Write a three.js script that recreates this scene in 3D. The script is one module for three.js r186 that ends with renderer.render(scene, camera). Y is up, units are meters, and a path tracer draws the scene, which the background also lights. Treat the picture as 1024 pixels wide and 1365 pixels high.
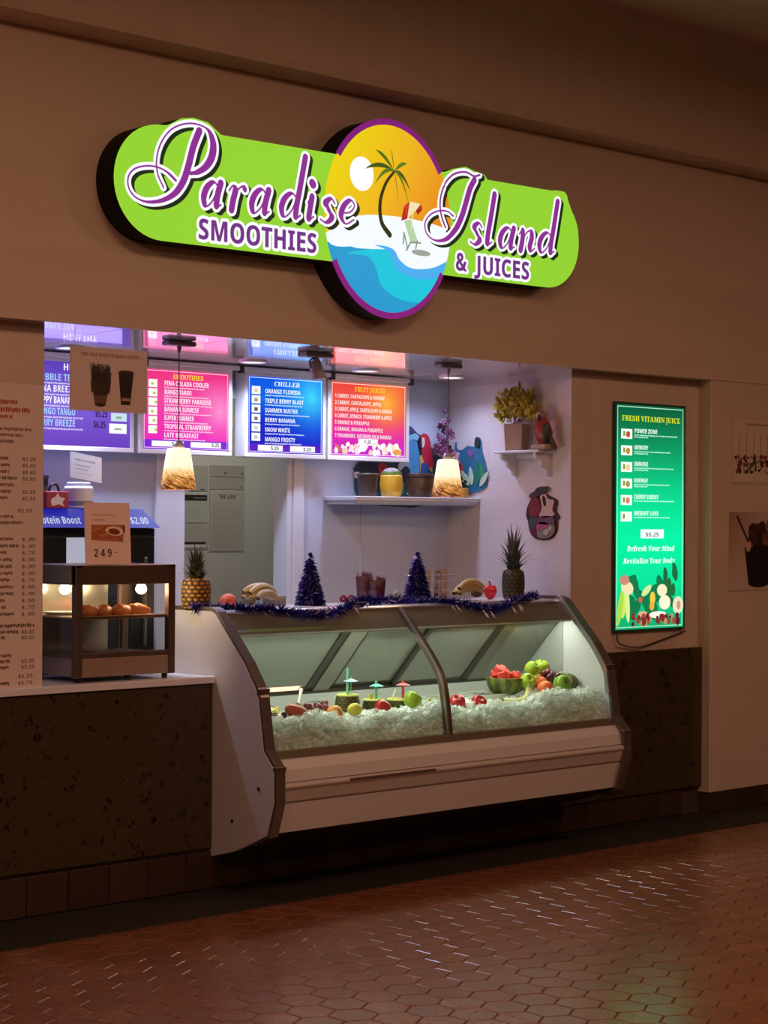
import * as THREE from 'three';
import { mergeGeometries, toCreasedNormals } from 'three/addons/utils/BufferGeometryUtils.js';
import { RoundedBoxGeometry } from 'three/addons/geometries/RoundedBoxGeometry.js';
import { ConvexGeometry } from 'three/addons/geometries/ConvexGeometry.js';
import { RectAreaLightUniformsLib } from 'three/addons/lights/RectAreaLightUniformsLib.js';
import { ImprovedNoise } from 'three/addons/math/ImprovedNoise.js';

// ───────── camera, light levels, exposure ─────────
const scene = new THREE.Scene();
scene.background = new THREE.Color(0x000000);
const camera = new THREE.PerspectiveCamera(29.41, 1024 / 1365, 0.1, 60);
{
  const r = new THREE.Vector3(0.7282, 0.0061, 0.6853), u = new THREE.Vector3(-0.0076, 1, -0.0009), f = new THREE.Vector3(0.6853, 0.0046, -0.7282);
  camera.position.set(-6.282, 1.6, 6.666);
  camera.quaternion.setFromRotationMatrix(new THREE.Matrix4().makeBasis(r, u, f.negate()));
  camera.updateMatrixWorld(true); camera.updateProjectionMatrix();
}
const renderer = new THREE.WebGLRenderer({ antialias: true });
renderer.toneMapping = THREE.LinearToneMapping;
renderer.toneMappingExposure = 1.0;
renderer.shadowMap.enabled = true;
RectAreaLightUniformsLib.init();
const MALL = { color: [1.0, 0.52, 0.33], level: 22 };          // dim warm ceiling panels of the mall
const DOWN = { color: [0.62, 0.7, 1.0], cd: 2.3 };             // cool recessed spots in the shop
const TUBE = { color: [0.95, 1.0, 0.86], level: 52 };          // tube in the display case

// ───────── helpers ─────────
let seed = 7;
const rnd = () => { seed = (seed * 1664525 + 1013904223) >>> 0; return seed / 4294967296; };
const rr = (a, b) => a + (b - a) * rnd();
const noise = new ImprovedNoise();
const V = (x, y, z) => new THREE.Vector3(x, y, z);
const used = new Map();
function numbered(n) { const k = used.get(n) ?? 0; used.set(n, k + 1); return k ? n + '_' + String(k).padStart(3, '0') : n; }
function M(color, roughness = 0.6, metalness = 0, more = {}) {
  const { physical, ...rest } = more;
  const C = physical ? THREE.MeshPhysicalMaterial : THREE.MeshStandardMaterial;
  return new C({ color: Array.isArray(color) ? new THREE.Color().setRGB(...color) : new THREE.Color(color), roughness, metalness, side: THREE.DoubleSide, ...rest });
}
const glow = (rgb, k = 1) => M(0x111111, 0.6, 0, { emissive: new THREE.Color().setRGB(...rgb), emissiveIntensity: k });
function finish(o) { o.traverse((m) => { if (m.isMesh) { m.castShadow = m.receiveShadow = true; } }); return o; }
function thing(name, label, category, base = [0, 0, 0], group) {
  const g = new THREE.Group(); g.name = numbered(name); g.position.set(...base); scene.add(g);
  g.userData = { label, category }; if (group) g.userData.group = group;
  return g;
}
function part(name, geo, mat, parent, pos) {                       // geometry in the parent's own axes
  const m = new THREE.Mesh(Array.isArray(geo) ? merge(geo) : geo, mat); m.name = name; parent.add(m);
  if (pos) m.position.set(...pos);
  m.castShadow = m.receiveShadow = true; return m;
}
function struct(name, geo, mat, parent = scene) {
  const m = part(parent === scene ? numbered(name) : name, geo, mat, parent);
  if (parent === scene) m.userData.kind = 'structure';
  return m;
}
function copy(o, pos, label, group, rotY) {
  const c = o.clone(); c.name = numbered(o.name.replace(/_\d{3}$/, '')); scene.add(c); c.position.set(...pos);
  if (rotY !== undefined) c.rotation.y = rotY;
  c.userData = { ...o.userData }; if (label) c.userData.label = label; if (group) c.userData.group = group;
  return c;
}
function merge(list) {
  const l = list.map((g) => { const n = g.index ? g.toNonIndexed() : g.clone(); for (const k of Object.keys(n.attributes)) if (!['position', 'normal', 'uv'].includes(k)) n.deleteAttribute(k); n.morphAttributes = {}; return n; });
  return mergeGeometries(l);
}
const box = (x0, x1, y0, y1, z0, z1) => new THREE.BoxGeometry(x1 - x0, y1 - y0, z1 - z0).translate((x0 + x1) / 2, (y0 + y1) / 2, (z0 + z1) / 2);
const rbox = (x0, x1, y0, y1, z0, z1, r = 0.004, s = 2) => new RoundedBoxGeometry(x1 - x0, y1 - y0, z1 - z0, s, Math.min(r, (x1 - x0) / 2.01, (y1 - y0) / 2.01, (z1 - z0) / 2.01)).translate((x0 + x1) / 2, (y0 + y1) / 2, (z0 + z1) / 2);
const lathe = (pts, n = 28) => new THREE.LatheGeometry(pts.map((p) => new THREE.Vector2(p[0], p[1])), n);
const tube = (pts, r, n = 24, k = 8, closed = false) => new THREE.TubeGeometry(new THREE.CatmullRomCurve3(pts.map((p) => V(...p)), closed, 'catmullrom', 0.5), n, r, k, closed);
function bar(a, b, r0, r1 = r0, k = 10) {
  const A = V(...a), B = V(...b), d = B.clone().sub(A), g = new THREE.CylinderGeometry(r1, r0, d.length(), k);
  g.applyQuaternion(new THREE.Quaternion().setFromUnitVectors(V(0, 1, 0), d.normalize())); return g.translate(...A.clone().add(B).multiplyScalar(0.5).toArray());
}
const shapeOf = (pts) => new THREE.Shape(pts.map((p) => new THREE.Vector2(p[0], p[1])));
const smooth = (pts, n, closed = true) => new THREE.CatmullRomCurve3(pts.map((p) => V(p[0], p[1], 0)), closed).getPoints(n).map((p) => [p.x, p.y]);
const extrude = (pts, depth, bevel = 0, holes = []) => {
  const s = pts instanceof THREE.Shape ? pts : shapeOf(pts); for (const h of holes) s.holes.push(new THREE.Path(h.map((p) => new THREE.Vector2(p[0], p[1]))));
  return new THREE.ExtrudeGeometry(s, { depth, bevelEnabled: bevel > 0, bevelSize: bevel, bevelThickness: bevel, bevelSegments: 2, curveSegments: 20 });
};
// profile given as (z, y), swept along x from x0 to x1
const sweepX = (zy, x0, x1, bevel = 0) => extrude(zy, x1 - x0 - 2 * bevel, bevel).rotateY(Math.PI / 2).scale(1, 1, -1).translate(x0 + bevel, 0, 0);
function flipFix(g) { const p = g.index ? g.toNonIndexed() : g; const a = p.attributes.position; for (let i = 0; i < a.count; i += 3) for (const n of Object.keys(p.attributes)) { const q = p.attributes[n], s = q.itemSize; for (let c = 0; c < s; c++) { const t = q.array[(i + 1) * s + c]; q.array[(i + 1) * s + c] = q.array[(i + 2) * s + c]; q.array[(i + 2) * s + c] = t; } } p.computeVertexNormals(); return p; }
const sweep = (zy, x0, x1, b) => flipFix(sweepX(zy, x0, x1, b));
// ribbon outline of a polyline: the line and its offset by t to the left of travel
function ribbon(pts, t) {
  const off = pts.map((p, i) => {
    const a = pts[Math.max(0, i - 1)], b = pts[Math.min(pts.length - 1, i + 1)], dx = b[0] - a[0], dy = b[1] - a[1], l = Math.hypot(dx, dy);
    return [p[0] - (dy / l) * t, p[1] + (dx / l) * t];
  });
  return [...pts, ...off.reverse()];
}
function blob(r, detail, f) {                                        // sphere whose points are moved by f(unit vector) -> radius or vector
  const g = new THREE.SphereGeometry(1, detail, Math.max(6, Math.round(detail * 0.7))), p = g.attributes.position, v = V(0, 0, 0);
  for (let i = 0; i < p.count; i++) { v.fromBufferAttribute(p, i); const o = f(v); if (typeof o === 'number') v.multiplyScalar(o * r); else v.copy(o).multiplyScalar(r); p.setXYZ(i, v.x, v.y, v.z); }
  g.computeVertexNormals(); return g;
}
// ───────── textures ─────────
function canvas(w, h, draw) { const c = document.createElement('canvas'); c.width = w; c.height = h; const x = c.getContext('2d'); draw(x, w, h); const t = new THREE.CanvasTexture(c); t.colorSpace = THREE.SRGBColorSpace; t.magFilter = THREE.LinearFilter; return t; }
function data(w, h, f, srgb = true) {
  const d = new Uint8Array(w * h * 4);
  for (let y = 0; y < h; y++) for (let x = 0; x < w; x++) { const c = f(x / w, y / h), i = (y * w + x) * 4; d[i] = c[0] * 255; d[i + 1] = c[1] * 255; d[i + 2] = c[2] * 255; d[i + 3] = 255; }
  const t = new THREE.DataTexture(d, w, h); t.magFilter = THREE.LinearFilter; t.wrapS = t.wrapT = THREE.RepeatWrapping; if (srgb) t.colorSpace = THREE.SRGBColorSpace; t.needsUpdate = true; return t;
}
function metreUV(g, axes = 'xy', s = 1) {                             // uv in metres, by the dominant normal
  const n = g.index ? g.toNonIndexed() : g, p = n.attributes.position, q = n.attributes.normal, uv = new Float32Array(p.count * 2);
  for (let i = 0; i < p.count; i++) {
    const a = [Math.abs(q.getX(i)), Math.abs(q.getY(i)), Math.abs(q.getZ(i))], k = a.indexOf(Math.max(...a));
    uv[2 * i] = (k === 0 ? p.getZ(i) : p.getX(i)) * s; uv[2 * i + 1] = (k === 1 ? p.getZ(i) : p.getY(i)) * s;
  }
  n.setAttribute('uv', new THREE.BufferAttribute(uv, 2)); return n;
}
function fitUV(g, x0, y0, w, h) { const p = g.attributes.position, uv = new Float32Array(p.count * 2); for (let i = 0; i < p.count; i++) { uv[2 * i] = (p.getX(i) - x0) / w; uv[2 * i + 1] = (p.getY(i) - y0) / h; } g.setAttribute('uv', new THREE.BufferAttribute(uv, 2)); return g; }
// a thin sheet w x h x t centred at the origin, its front (+z) printed
function sheet(name, w, h, t, printed, edge, parent, pos) {
  const m = new THREE.Mesh(new THREE.BoxGeometry(w, h, t), [edge, edge, edge, edge, printed, edge]); m.name = name; m.castShadow = m.receiveShadow = true; parent.add(m); if (pos) m.position.set(...pos); return m;
}
const scribble = (x, x0, y, w, h, color) => { x.fillStyle = color; let p = x0; while (p < x0 + w) { const l = h * rr(1.2, 3.8); const e = Math.min(l, x0 + w - p); for (let q = 0; q < e; q += h * 0.55) x.fillRect(p + q, y + rr(-0.12, 0.12) * h, h * 0.4, h * rr(0.7, 1.05)); p += l + h * 0.45; } };
const fitText = (x, s, px, py, w, font, style) => { x.save(); x.font = font; x.fillStyle = style; const m = x.measureText(s).width; x.translate(px, py); x.scale(w / m, 1); x.fillText(s, 0, 0); x.restore(); };

// ───────── materials of the building ─────────
const wallTex = data(256, 256, (u, v) => { const n = 0.97 + 0.03 * noise.noise(u * 9, v * 9, 1) + 0.015 * noise.noise(u * 60, v * 60, 4); return [n, n * 0.985, n * 0.97]; });
const wallPaint = M([0.62, 0.53, 0.44], 0.5, 0, { map: wallTex });
const ceilPaint = M([0.72, 0.64, 0.52], 0.7, 0, { map: wallTex });
const shopPaint = M([0.54, 0.6, 0.78], 0.42);
const shopGrey = M([0.46, 0.53, 0.68], 0.55);
const hallPaint = M([0.5, 0.48, 0.43], 0.7);
const trimWhite = M([0.67, 0.7, 0.8], 0.35);
const graniteTex = canvas(1024, 1024, (x, w, h) => {
  x.fillStyle = '#6d4a26'; x.fillRect(0, 0, w, h);
  for (let i = 0; i < 9000; i++) { x.fillStyle = ['#7a5530', '#5f3f1e', '#6b4b2a', '#83603a', '#54381c'][Math.floor(rnd() * 5)]; x.globalAlpha = 0.35; x.beginPath(); x.arc(rnd() * w, rnd() * h, rr(1, 7), 0, 7); x.fill(); }
  for (let i = 0; i < 190; i++) {
    x.globalAlpha = rr(0.55, 0.95); x.fillStyle = ['#0d0706', '#1a0d08', '#140a0a'][Math.floor(rnd() * 3)];
    const px = rnd() * w, py = rnd() * h, n = 1 + Math.floor(rnd() * 4), r = rr(3, 12);
    for (let k = 0; k < n; k++) { x.beginPath(); x.ellipse(px + rr(-r, r) * 1.5, py + rr(-r, r) * 1.5, r * rr(0.4, 1), r * rr(0.5, 1.2), rr(0, 3), 0, 7); x.fill(); }
  }
});
graniteTex.wrapS = graniteTex.wrapT = THREE.RepeatWrapping;
const granite = M(0xffffff, 0.38, 0, { map: graniteTex });
granite.color.setRGB(0.3, 0.46, 0.6);

// ───────── mall shell ─────────
struct('wall_front', [box(-9, 7, 2.387, 3.6, -0.16, 0.09)], wallPaint);                     // bulkhead above the shop opening
struct('trim', metreUV(sweep([[-0.16, 3.545], [0.2, 3.545], [0.24, 3.558], [0.25, 3.59], [0.25, 4.23], [-0.16, 4.23]], -9, 7)), wallPaint);   // upper fascia with a rounded lower edge
struct('wall_front', box(-9, -1.895, 0.9, 2.387, -0.16, 0), wallPaint);
struct('wall_front', box(1.322, 2.38, 0, 2.387, -0.16, 0), wallPaint);
struct('wall_front', rbox(2.38, 7, 0.115, 2.4, -0.16, 0.085, 0.006), wallPaint);
struct('wall_front', box(-9, -1.037, 0, 0.895, -0.16, 0), hallPaint);
struct('wall_front', box(-1.037, 1.314, 0, 0.13, -0.16, -0.02), hallPaint);
struct('trim', metreUV(rbox(-6, -1.04, 0.184, 0.893, 0, 0.022, 0.003)), granite);             // granite facing left of the case
struct('trim', metreUV(rbox(1.29, 2.405, 0.149, 0.915, 0, 0.03, 0.003)), granite);            // granite facing right of it
// base of brown tiles under the granite
{
  const b = struct('baseboard_front', box(-6, 2.39, 0.0, 0.182, -0.01, 0.004), M([0.05, 0.03, 0.022], 0.8));
  const tg = new RoundedBoxGeometry(0.196, 0.16, 0.012, 1, 0.003), ms = [M([0.042, 0.021, 0.014], 0.45), M([0.037, 0.018, 0.012], 0.45), M([0.048, 0.024, 0.016], 0.45)];
  for (let i = 0; i < 24; i++) { const x = -2.47 + i * 0.2; if (x < 2.39) part('tile', tg, ms[i % 3], b, [x, 0.088, 0.008]); }
  const b2 = struct('baseboard_right', box(2.39, 7, 0, 0.115, -0.1, 0.075), M([0.05, 0.03, 0.022], 0.8));
  for (let i = 0; i < 4; i++) part('tile', new RoundedBoxGeometry(0.246, 0.106, 0.012, 1, 0.003), ms[i % 3], b2, [2.52 + i * 0.25, 0.058, 0.078]);
}
// ceiling and the far sides of the mall
struct('ceiling', box(-13, 9, 4.23, 4.35, -0.16, 14), ceilPaint);
struct('wall_back', box(-13, 9, 0, 4.23, 14, 14.2), M([0.3, 0.24, 0.2], 0.8));
struct('wall_left', box(-13.2, -13, 0, 4.3, -1, 14), M([0.3, 0.24, 0.2], 0.8));
struct('wall_right', box(9, 9.2, 0, 4.3, -1, 14), M([0.3, 0.24, 0.2], 0.8));
struct('ceiling', [box(2.9, 2.93, 4.215, 4.232, 0.25, 14), box(4.4, 4.43, 4.215, 4.232, 0.25, 14)], ceilPaint);   // joint strips

// ───────── floor of hexagonal quarry tiles ─────────
{
  const fl = struct('floor', box(-13, 9, -0.1, -0.004, -0.3, 14), M([0.085, 0.036, 0.021], 0.6));
  const s = 0.148, R = s / Math.sqrt(3);
  const ring = (r, y) => Array.from({ length: 6 }, (_, k) => { const a = Math.PI / 6 + k * Math.PI / 3; return [r * Math.cos(a), y, r * Math.sin(a)]; });
  const rings = [ring(R - 0.0025, -0.006), ring(R - 0.0025, -0.002), ring(R - 0.0055, 0)], pos = [];
  for (let k = 0; k < 2; k++) for (let i = 0; i < 6; i++) { const a = rings[k][i], b = rings[k][(i + 1) % 6], c = rings[k + 1][(i + 1) % 6], d = rings[k + 1][i]; pos.push(...a, ...c, ...b, ...a, ...d, ...c); }
  for (let i = 0; i < 6; i++) { const a = rings[2][i], b = rings[2][(i + 1) % 6]; pos.push(0, 0, 0, ...b, ...a); }
  const g = new THREE.BufferGeometry(); g.setAttribute('position', new THREE.Float32BufferAttribute(pos, 3)); g.computeVertexNormals();
  { const uv = new Float32Array(pos.length / 3 * 2); for (let i = 0; i < pos.length / 3; i++) { uv[2 * i] = pos[3 * i] / s + 0.5; uv[2 * i + 1] = pos[3 * i + 2] / s + 0.5; } g.setAttribute('uv', new THREE.BufferAttribute(uv, 2)); }
  const clay = data(128, 128, (u, v) => { const n = 0.86 + 0.14 * noise.noise(u * 5, v * 5, 2) + 0.08 * noise.noise(u * 22, v * 22, 7); return [n, n * 0.97, n * 0.93]; });
  const mats = [[0.24, 0.1, 0.05], [0.222, 0.092, 0.046], [0.255, 0.108, 0.056], [0.23, 0.092, 0.045]].map((c) => M(c, 0.24, 0, { map: clay }));
  const seen = [], rest = [], p = V(0, 0, 0);
  for (let j = -4; j < 46; j++) for (let i = -44; i < 30; i++) {
    const x = 0.06 + i * s + (j % 2 ? s / 2 : 0) , z = 0.46 + j * s * 0.866;
    if (z < 0.42 || z > 4.6 || x < -6 || x > 4.5) continue;
    p.set(x, 0, z).project(camera);
    if (p.z < 1 && Math.abs(p.x) < 1.03 && Math.abs(p.y) < 1.03) seen.push([x, z, camera.position.distanceTo(V(x, 0, z))]); else rest.push([x, z]);
  }
  seen.sort((a, b) => a[2] - b[2]);
  seen.forEach((q, k) => { if (k < 300) { const t = part('tile', g, mats[Math.floor(rnd() * 4)], fl, [q[0], 0, q[1]]); t.rotation.set(rr(-1, 1) * 0.004, Math.floor(rnd() * 6) * Math.PI / 3, rr(-1, 1) * 0.004); } else rest.push(q); });
  const im = new THREE.InstancedMesh(g, mats[0].clone(), rest.length), m = new THREE.Matrix4(), c = new THREE.Color();
  im.material.color.setRGB(0.24, 0.1, 0.05);
  rest.forEach((q, k) => { m.makeRotationFromEuler(new THREE.Euler(rr(-1, 1) * 0.004, Math.floor(rnd() * 6) * Math.PI / 3, rr(-1, 1) * 0.004)); m.setPosition(q[0], 0, q[1]); im.setMatrixAt(k, m); const t = rr(0.88, 1.06); im.setColorAt(k, c.setRGB(t, t, t)); });
  im.name = 'floor_tiles'; im.userData.kind = 'stuff'; im.castShadow = im.receiveShadow = true; fl.add(im);
  struct('trim', [rbox(-6, 7, -0.004, 0.004, -0.02, 0.455, 0.002)], M([0.008, 0.004, 0.003], 0.75));     // near-black flat strip on the floor along the shop fronts
}

// ───────── shop shell ─────────
struct('floor', box(-2.8, 1.45, -0.1, 0, -2.1, -0.16), M([0.3, 0.28, 0.27], 0.5));
struct('wall_back', [box(-2.8, -0.68, 0, 2.5, -0.97, -0.89)], shopGrey);
struct('wall_back', [rbox(0.25, 1.4, 0, 2.5, -0.97, -0.89, 0.003), box(-0.51, 0.16, 2.25, 2.5, -0.97, -0.895), box(0.656, 0.664, 0, 2.4, -0.891, -0.886)], shopPaint);
struct('wall_left', box(-2.9, -2.8, 0, 2.5, -0.97, -0.16), shopPaint);
struct('door_1', [rbox(-0.68, -0.51, 0, 2.5, -0.98, -0.875, 0.004), rbox(0.145, 0.18, 0, 2.25, -0.99, -0.88, 0.004), rbox(0.18, 0.25, 0, 2.5, -0.98, -0.868, 0.006), rbox(-0.51, 0.145, 2.2, 2.25, -0.98, -0.88, 0.004)], trimWhite);
struct('wall_back', [box(-1.1, 1.5, 0, 2.5, -2.0, -1.9)], hallPaint);                         // room behind the doorway
struct('wall_left', [box(-1.1, -1.0, 0, 2.5, -1.9, -0.97)], hallPaint);
struct('wall_right', [box(1.3, 1.4, 0, 2.5, -1.9, -0.97)], hallPaint);
struct('ceiling', box(-2.9, 1.45, 2.46, 2.5, -2.0, -0.97), hallPaint);
{
  const t = thing('added_strip_light', 'added unseen strip light brightening the back room behind the doorway', 'ceiling light', [0.3, 2.455, -1.35]);  // lamp added out of view to brighten the back room
  part('tube', new THREE.CylinderGeometry(0.015, 0.015, 1.0, 14).rotateZ(Math.PI / 2).translate(0, -0.03, 0), glow([0.95, 0.92, 0.8], 2), t); part('batten', rbox(-0.55, 0.55, -0.014, 0, -0.03, 0.03, 0.003), trimWhite, t);
  const l = new THREE.RectAreaLight(new THREE.Color().setRGB(0.95, 0.9, 0.78), 40, 1.0, 0.04); l.position.set(0, -0.05, 0); l.rotation.x = -Math.PI / 2; t.add(l);
}
{
  const streak = data(512, 512, (u, v) => { const n = 0.5 + 0.3 * noise.noise(u * 5, v * 60, 3) + 0.2 * noise.noise(u * 11, v * 140, 8); return [n, n, n]; }, false);
  const gloss = M([0.62, 0.6, 0.62], 0.12, 0, { physical: true, clearcoat: 0.9, clearcoatRoughness: 0.03, bumpMap: streak, bumpScale: 0.0012 });
  const c = struct('ceiling', metreUV(box(-2.8, 1.45, 2.4, 2.46, -0.97, -0.1)), M([0.6, 0.58, 0.6], 0.4));
  for (let i = 0; i < 7; i++) part('panel', metreUV(new RoundedBoxGeometry(0.596, 0.012, 0.95, 1, 0.002)), gloss, c, [-2.45 + i * 0.6, 2.379, -0.4]).rotation.x = -0.0287;   // the panels fall slightly towards the back
}
{
  const w = struct('wall_right', box(1.32, 1.46, 0, 2.46, -0.97, -0.16), M([0.6, 0.58, 0.59], 0.6));
  const ms = [M([0.68, 0.62, 0.66], 0.2), M([0.66, 0.6, 0.64], 0.22), M([0.69, 0.63, 0.665], 0.18)];
  const g = new RoundedBoxGeometry(0.006, 0.1022, 0.2062, 1, 0.0015);
  for (let r = 0; r < 13; r++) for (let k = 0; k < 6; k++) {
    const a = Math.max(-0.89, -0.892 + k * 0.208 - (r % 2) * 0.104), b = Math.min(-0.001, -0.892 + (k + 1) * 0.208 - (r % 2) * 0.104); if (b - a < 0.02) continue;
    part('tile', Math.abs(b - a - 0.208) < 0.001 ? g : new RoundedBoxGeometry(0.006, 0.1022, b - a - 0.002, 1, 0.0015), ms[Math.floor(rnd() * 3)], w, [1.317, 1.043 + r * 0.1035, (a + b) / 2]);
  }
  part('grout', box(1.3145, 1.32, 0.0, 2.4, -0.9, 0), M([0.58, 0.53, 0.56], 0.8), w);
}
// counter with its white worktop
struct('trim', [rbox(-6, -1.012, 0.895, 0.925, -0.02, 0.035, 0.004)], trimWhite).name = 'trim_ledge';
{
  const c = thing('serving_counter', 'white worktop carrying the lit pastry warmer, left of the display case', 'counter', [-1.9, 0, -0.25]);
  part('worktop', rbox(-0.9, 0.86, 0.9, 0.924, -0.25, 0.23, 0.004), trimWhite, c);
  part('cabinet', rbox(-0.88, 0.84, 0, 0.9, -0.24, 0.08, 0.004), trimWhite, c);
}

// ───────── lamps of the mall (ceiling panels behind and above the viewer) ─────────
{
  const pts = [[-5.5, 3.2], [-1.8, 3.6], [-5.5, 6.8], [-1.8, 7.2], [2.6, 4.0]];
  pts.forEach(([x, z], i) => {
    const t = thing('ceiling_light', ['warm ceiling light panel of the mall above the left shop wall', 'warm ceiling light panel of the mall facing the shop sign', 'warm ceiling light panel behind the viewer on the left', 'warm ceiling light panel behind the viewer on the right', 'warm ceiling light panel of the mall at far right'][i], 'ceiling light', [x, 4.05, z]);
    for (const s of [-0.55, 0.55]) part('suspension_rod', bar([s, 0, 0], [s, 0.18, 0], 0.006), trimWhite, t);
    const up = new THREE.RectAreaLight(new THREE.Color().setRGB(...MALL.color), MALL.level * 0.4, 1.2, 0.6); up.position.set(0, 0.02, 0); up.rotation.x = Math.PI / 2; t.add(up);  // unseen uplight, added to brighten the mall ceiling
    part('frame', [box(-0.66, 0.66, -0.03, 0, -0.36, -0.32), box(-0.66, 0.66, -0.03, 0, 0.32, 0.36), box(-0.66, -0.62, -0.03, 0, -0.32, 0.32), box(0.62, 0.66, -0.03, 0, -0.32, 0.32)], trimWhite, t);
    part('diffuser', box(-0.62, 0.62, -0.018, -0.008, -0.32, 0.32), glow(MALL.color, 0.7), t);
    const l = new THREE.RectAreaLight(new THREE.Color().setRGB(...MALL.color), MALL.level, 1.2, 0.6); l.position.set(0, -0.022, 0); l.rotation.x = -Math.PI / 2; t.add(l);
  });
}

// ───────── the illuminated shop sign ─────────
{
  const X0 = -1.74, Y0 = 2.5, W = 2.88, H = 0.94, K = 2048 / W;
  const tex = canvas(2048, Math.round(H * K), (x, w, h) => {
    x.setTransform(K, 0, 0, -K, -X0 * K, h + Y0 * K);                    // draw in metres, y up
    x.fillStyle = '#93d332'; x.fillRect(X0, Y0, W, H);
    // round picture: sky, sun, island, sea
    x.save(); x.beginPath(); x.ellipse(-0.194, 2.973, 0.396, 0.45, 0, 0, 7); x.clip();
    let g = x.createLinearGradient(-0.45, 3.3, 0.1, 2.95); g.addColorStop(0, '#ecd209'); g.addColorStop(0.5, '#eeb41c'); g.addColorStop(1, '#e98a1c'); x.fillStyle = g; x.fillRect(-0.7, 2.4, 1.1, 1.1);
    x.fillStyle = '#ffffff'; x.beginPath(); x.ellipse(-0.37, 3.156, 0.073, 0.077, 0, 0, 7); x.fill();
    const poly = (pts, c, n = 60) => { const q = smooth(pts, n); x.fillStyle = c; x.beginPath(); q.forEach((p, i) => (i ? x.lineTo(...p) : x.moveTo(...p))); x.fill(); };
    x.fillStyle = '#f4fbff'; x.fillRect(-0.7, 2.4, 1.1, 0.47); x.fillStyle = '#1590c2'; x.fillRect(-0.7, 2.4, 1.1, 0.42);
    x.fillStyle = '#22a2d6'; poly([[-0.62, 2.83], [-0.4, 2.82], [-0.25, 2.82], [-0.17, 2.77], [-0.12, 2.7], [0.02, 2.69], [0.2, 2.76], [0.25, 2.6], [0, 2.45], [-0.4, 2.45], [-0.66, 2.6]], '#1d9bd0');
    poly([[-0.46, 2.79], [-0.32, 2.785], [-0.27, 2.72], [-0.25, 2.67], [-0.14, 2.615], [0.02, 2.61], [0.15, 2.66], [0.25, 2.78], [0.05, 2.79], [-0.1, 2.78], [-0.2, 2.83]], '#08c6dc');
    poly([[-0.6, 2.83], [-0.31, 2.845], [-0.2, 2.82], [-0.15, 2.75], [0, 2.715], [0.16, 2.76], [0.24, 2.86], [0.05, 2.83], [-0.1, 2.83], [-0.3, 2.87]], '#49aef0');
    poly([[-0.585, 2.86], [-0.5, 2.915], [-0.4, 2.963], [-0.23, 2.985], [0, 2.985], [0.19, 2.95], [0.23, 2.86], [0.12, 2.79], [0.039, 2.767], [-0.068, 2.763], [-0.135, 2.795], [-0.165, 2.833], [-0.244, 2.847], [-0.398, 2.828], [-0.548, 2.82]], '#f4fbff');
    // palm
    x.strokeStyle = '#2a2a12'; x.lineCap = 'round';
    smooth([[-0.195, 2.9], [-0.245, 2.95], [-0.256, 3.04], [-0.222, 3.13], [-0.169, 3.192]], 40, false).forEach((p, i, a) => { if (i) { x.lineWidth = 0.026 - 0.014 * i / 40; x.beginPath(); x.moveTo(...a[i - 1]); x.lineTo(...p); x.stroke(); } });
    for (const [ex, ey, bend, c] of [[-0.35, 3.181, 0.05, '#3d5212'], [-0.285, 3.275, 0.03, '#4a6a14'], [-0.19, 3.295, 0.01, '#3d5212'], [-0.09, 3.236, 0.025, '#55781a'], [-0.29, 3.118, 0.06, '#557a1a'], [-0.14, 3.02, 0.05, '#4a6a14'], [-0.065, 3.11, 0.055, '#3d5212'], [-0.075, 3.05, 0.075, '#55781a']]) {
      const sx = -0.169, sy = 3.192, mx = (sx + ex) / 2, my = (sy + ey) / 2 + bend;
      x.fillStyle = c; x.beginPath(); x.moveTo(sx, sy); x.quadraticCurveTo(mx, my + 0.018, ex, ey); x.quadraticCurveTo(mx, my - 0.022, sx, sy); x.fill();
    }
    // deck chair with a red and cream parasol, and its shadow
    x.fillStyle = '#9aa59a'; x.beginPath(); x.ellipse(0.005, 2.838, 0.06, 0.014, 0, 0, 7); x.fill();
    x.fillStyle = '#b5d3a6'; x.beginPath(); x.moveTo(-0.105, 2.975); x.lineTo(-0.064, 2.985); x.lineTo(-0.018, 2.89); x.lineTo(-0.062, 2.876); x.fill();
    x.strokeStyle = '#8a948a'; x.lineWidth = 0.008; for (const s of [[-0.105, 2.92, -0.082, 2.85], [-0.062, 2.88, -0.09, 2.84], [-0.02, 2.89, -0.03, 2.855], [-0.062, 2.88, 0.0, 2.883], [-0.105, 2.915, -0.11, 2.87]]) { x.beginPath(); x.moveTo(s[0], s[1]); x.lineTo(s[2], s[3]); x.stroke(); }
    x.strokeStyle = '#e5dfb0'; x.lineWidth = 0.006; x.beginPath(); x.moveTo(-0.06, 2.93); x.lineTo(-0.045, 3.05); x.stroke();
    for (const [a, b, c, col] of [[[-0.124, 2.972], [-0.106, 3.04], [-0.085, 2.985], '#b5271d'], [[-0.085, 2.985], [-0.106, 3.04], [-0.07, 3.068], '#c8362a'], [[-0.085, 2.985], [-0.07, 3.068], [-0.03, 3.03], '#f4e4b0'], [[-0.03, 3.03], [-0.07, 3.068], [0.0, 3.062], '#f4e4b0'], [[-0.03, 3.03], [0.0, 3.062], [0.012, 3.04], '#b5271d'], [[-0.03, 3.03], [0.012, 3.04], [-0.02, 3.01], '#8f1d16']]) { x.fillStyle = col; x.beginPath(); x.moveTo(...a); x.lineTo(...b); x.lineTo(...c); x.fill(); }
    x.restore();
    
    // script lettering, drawn with a broad nib: shadow, white edge, purple core
    const strokes = [];
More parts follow.
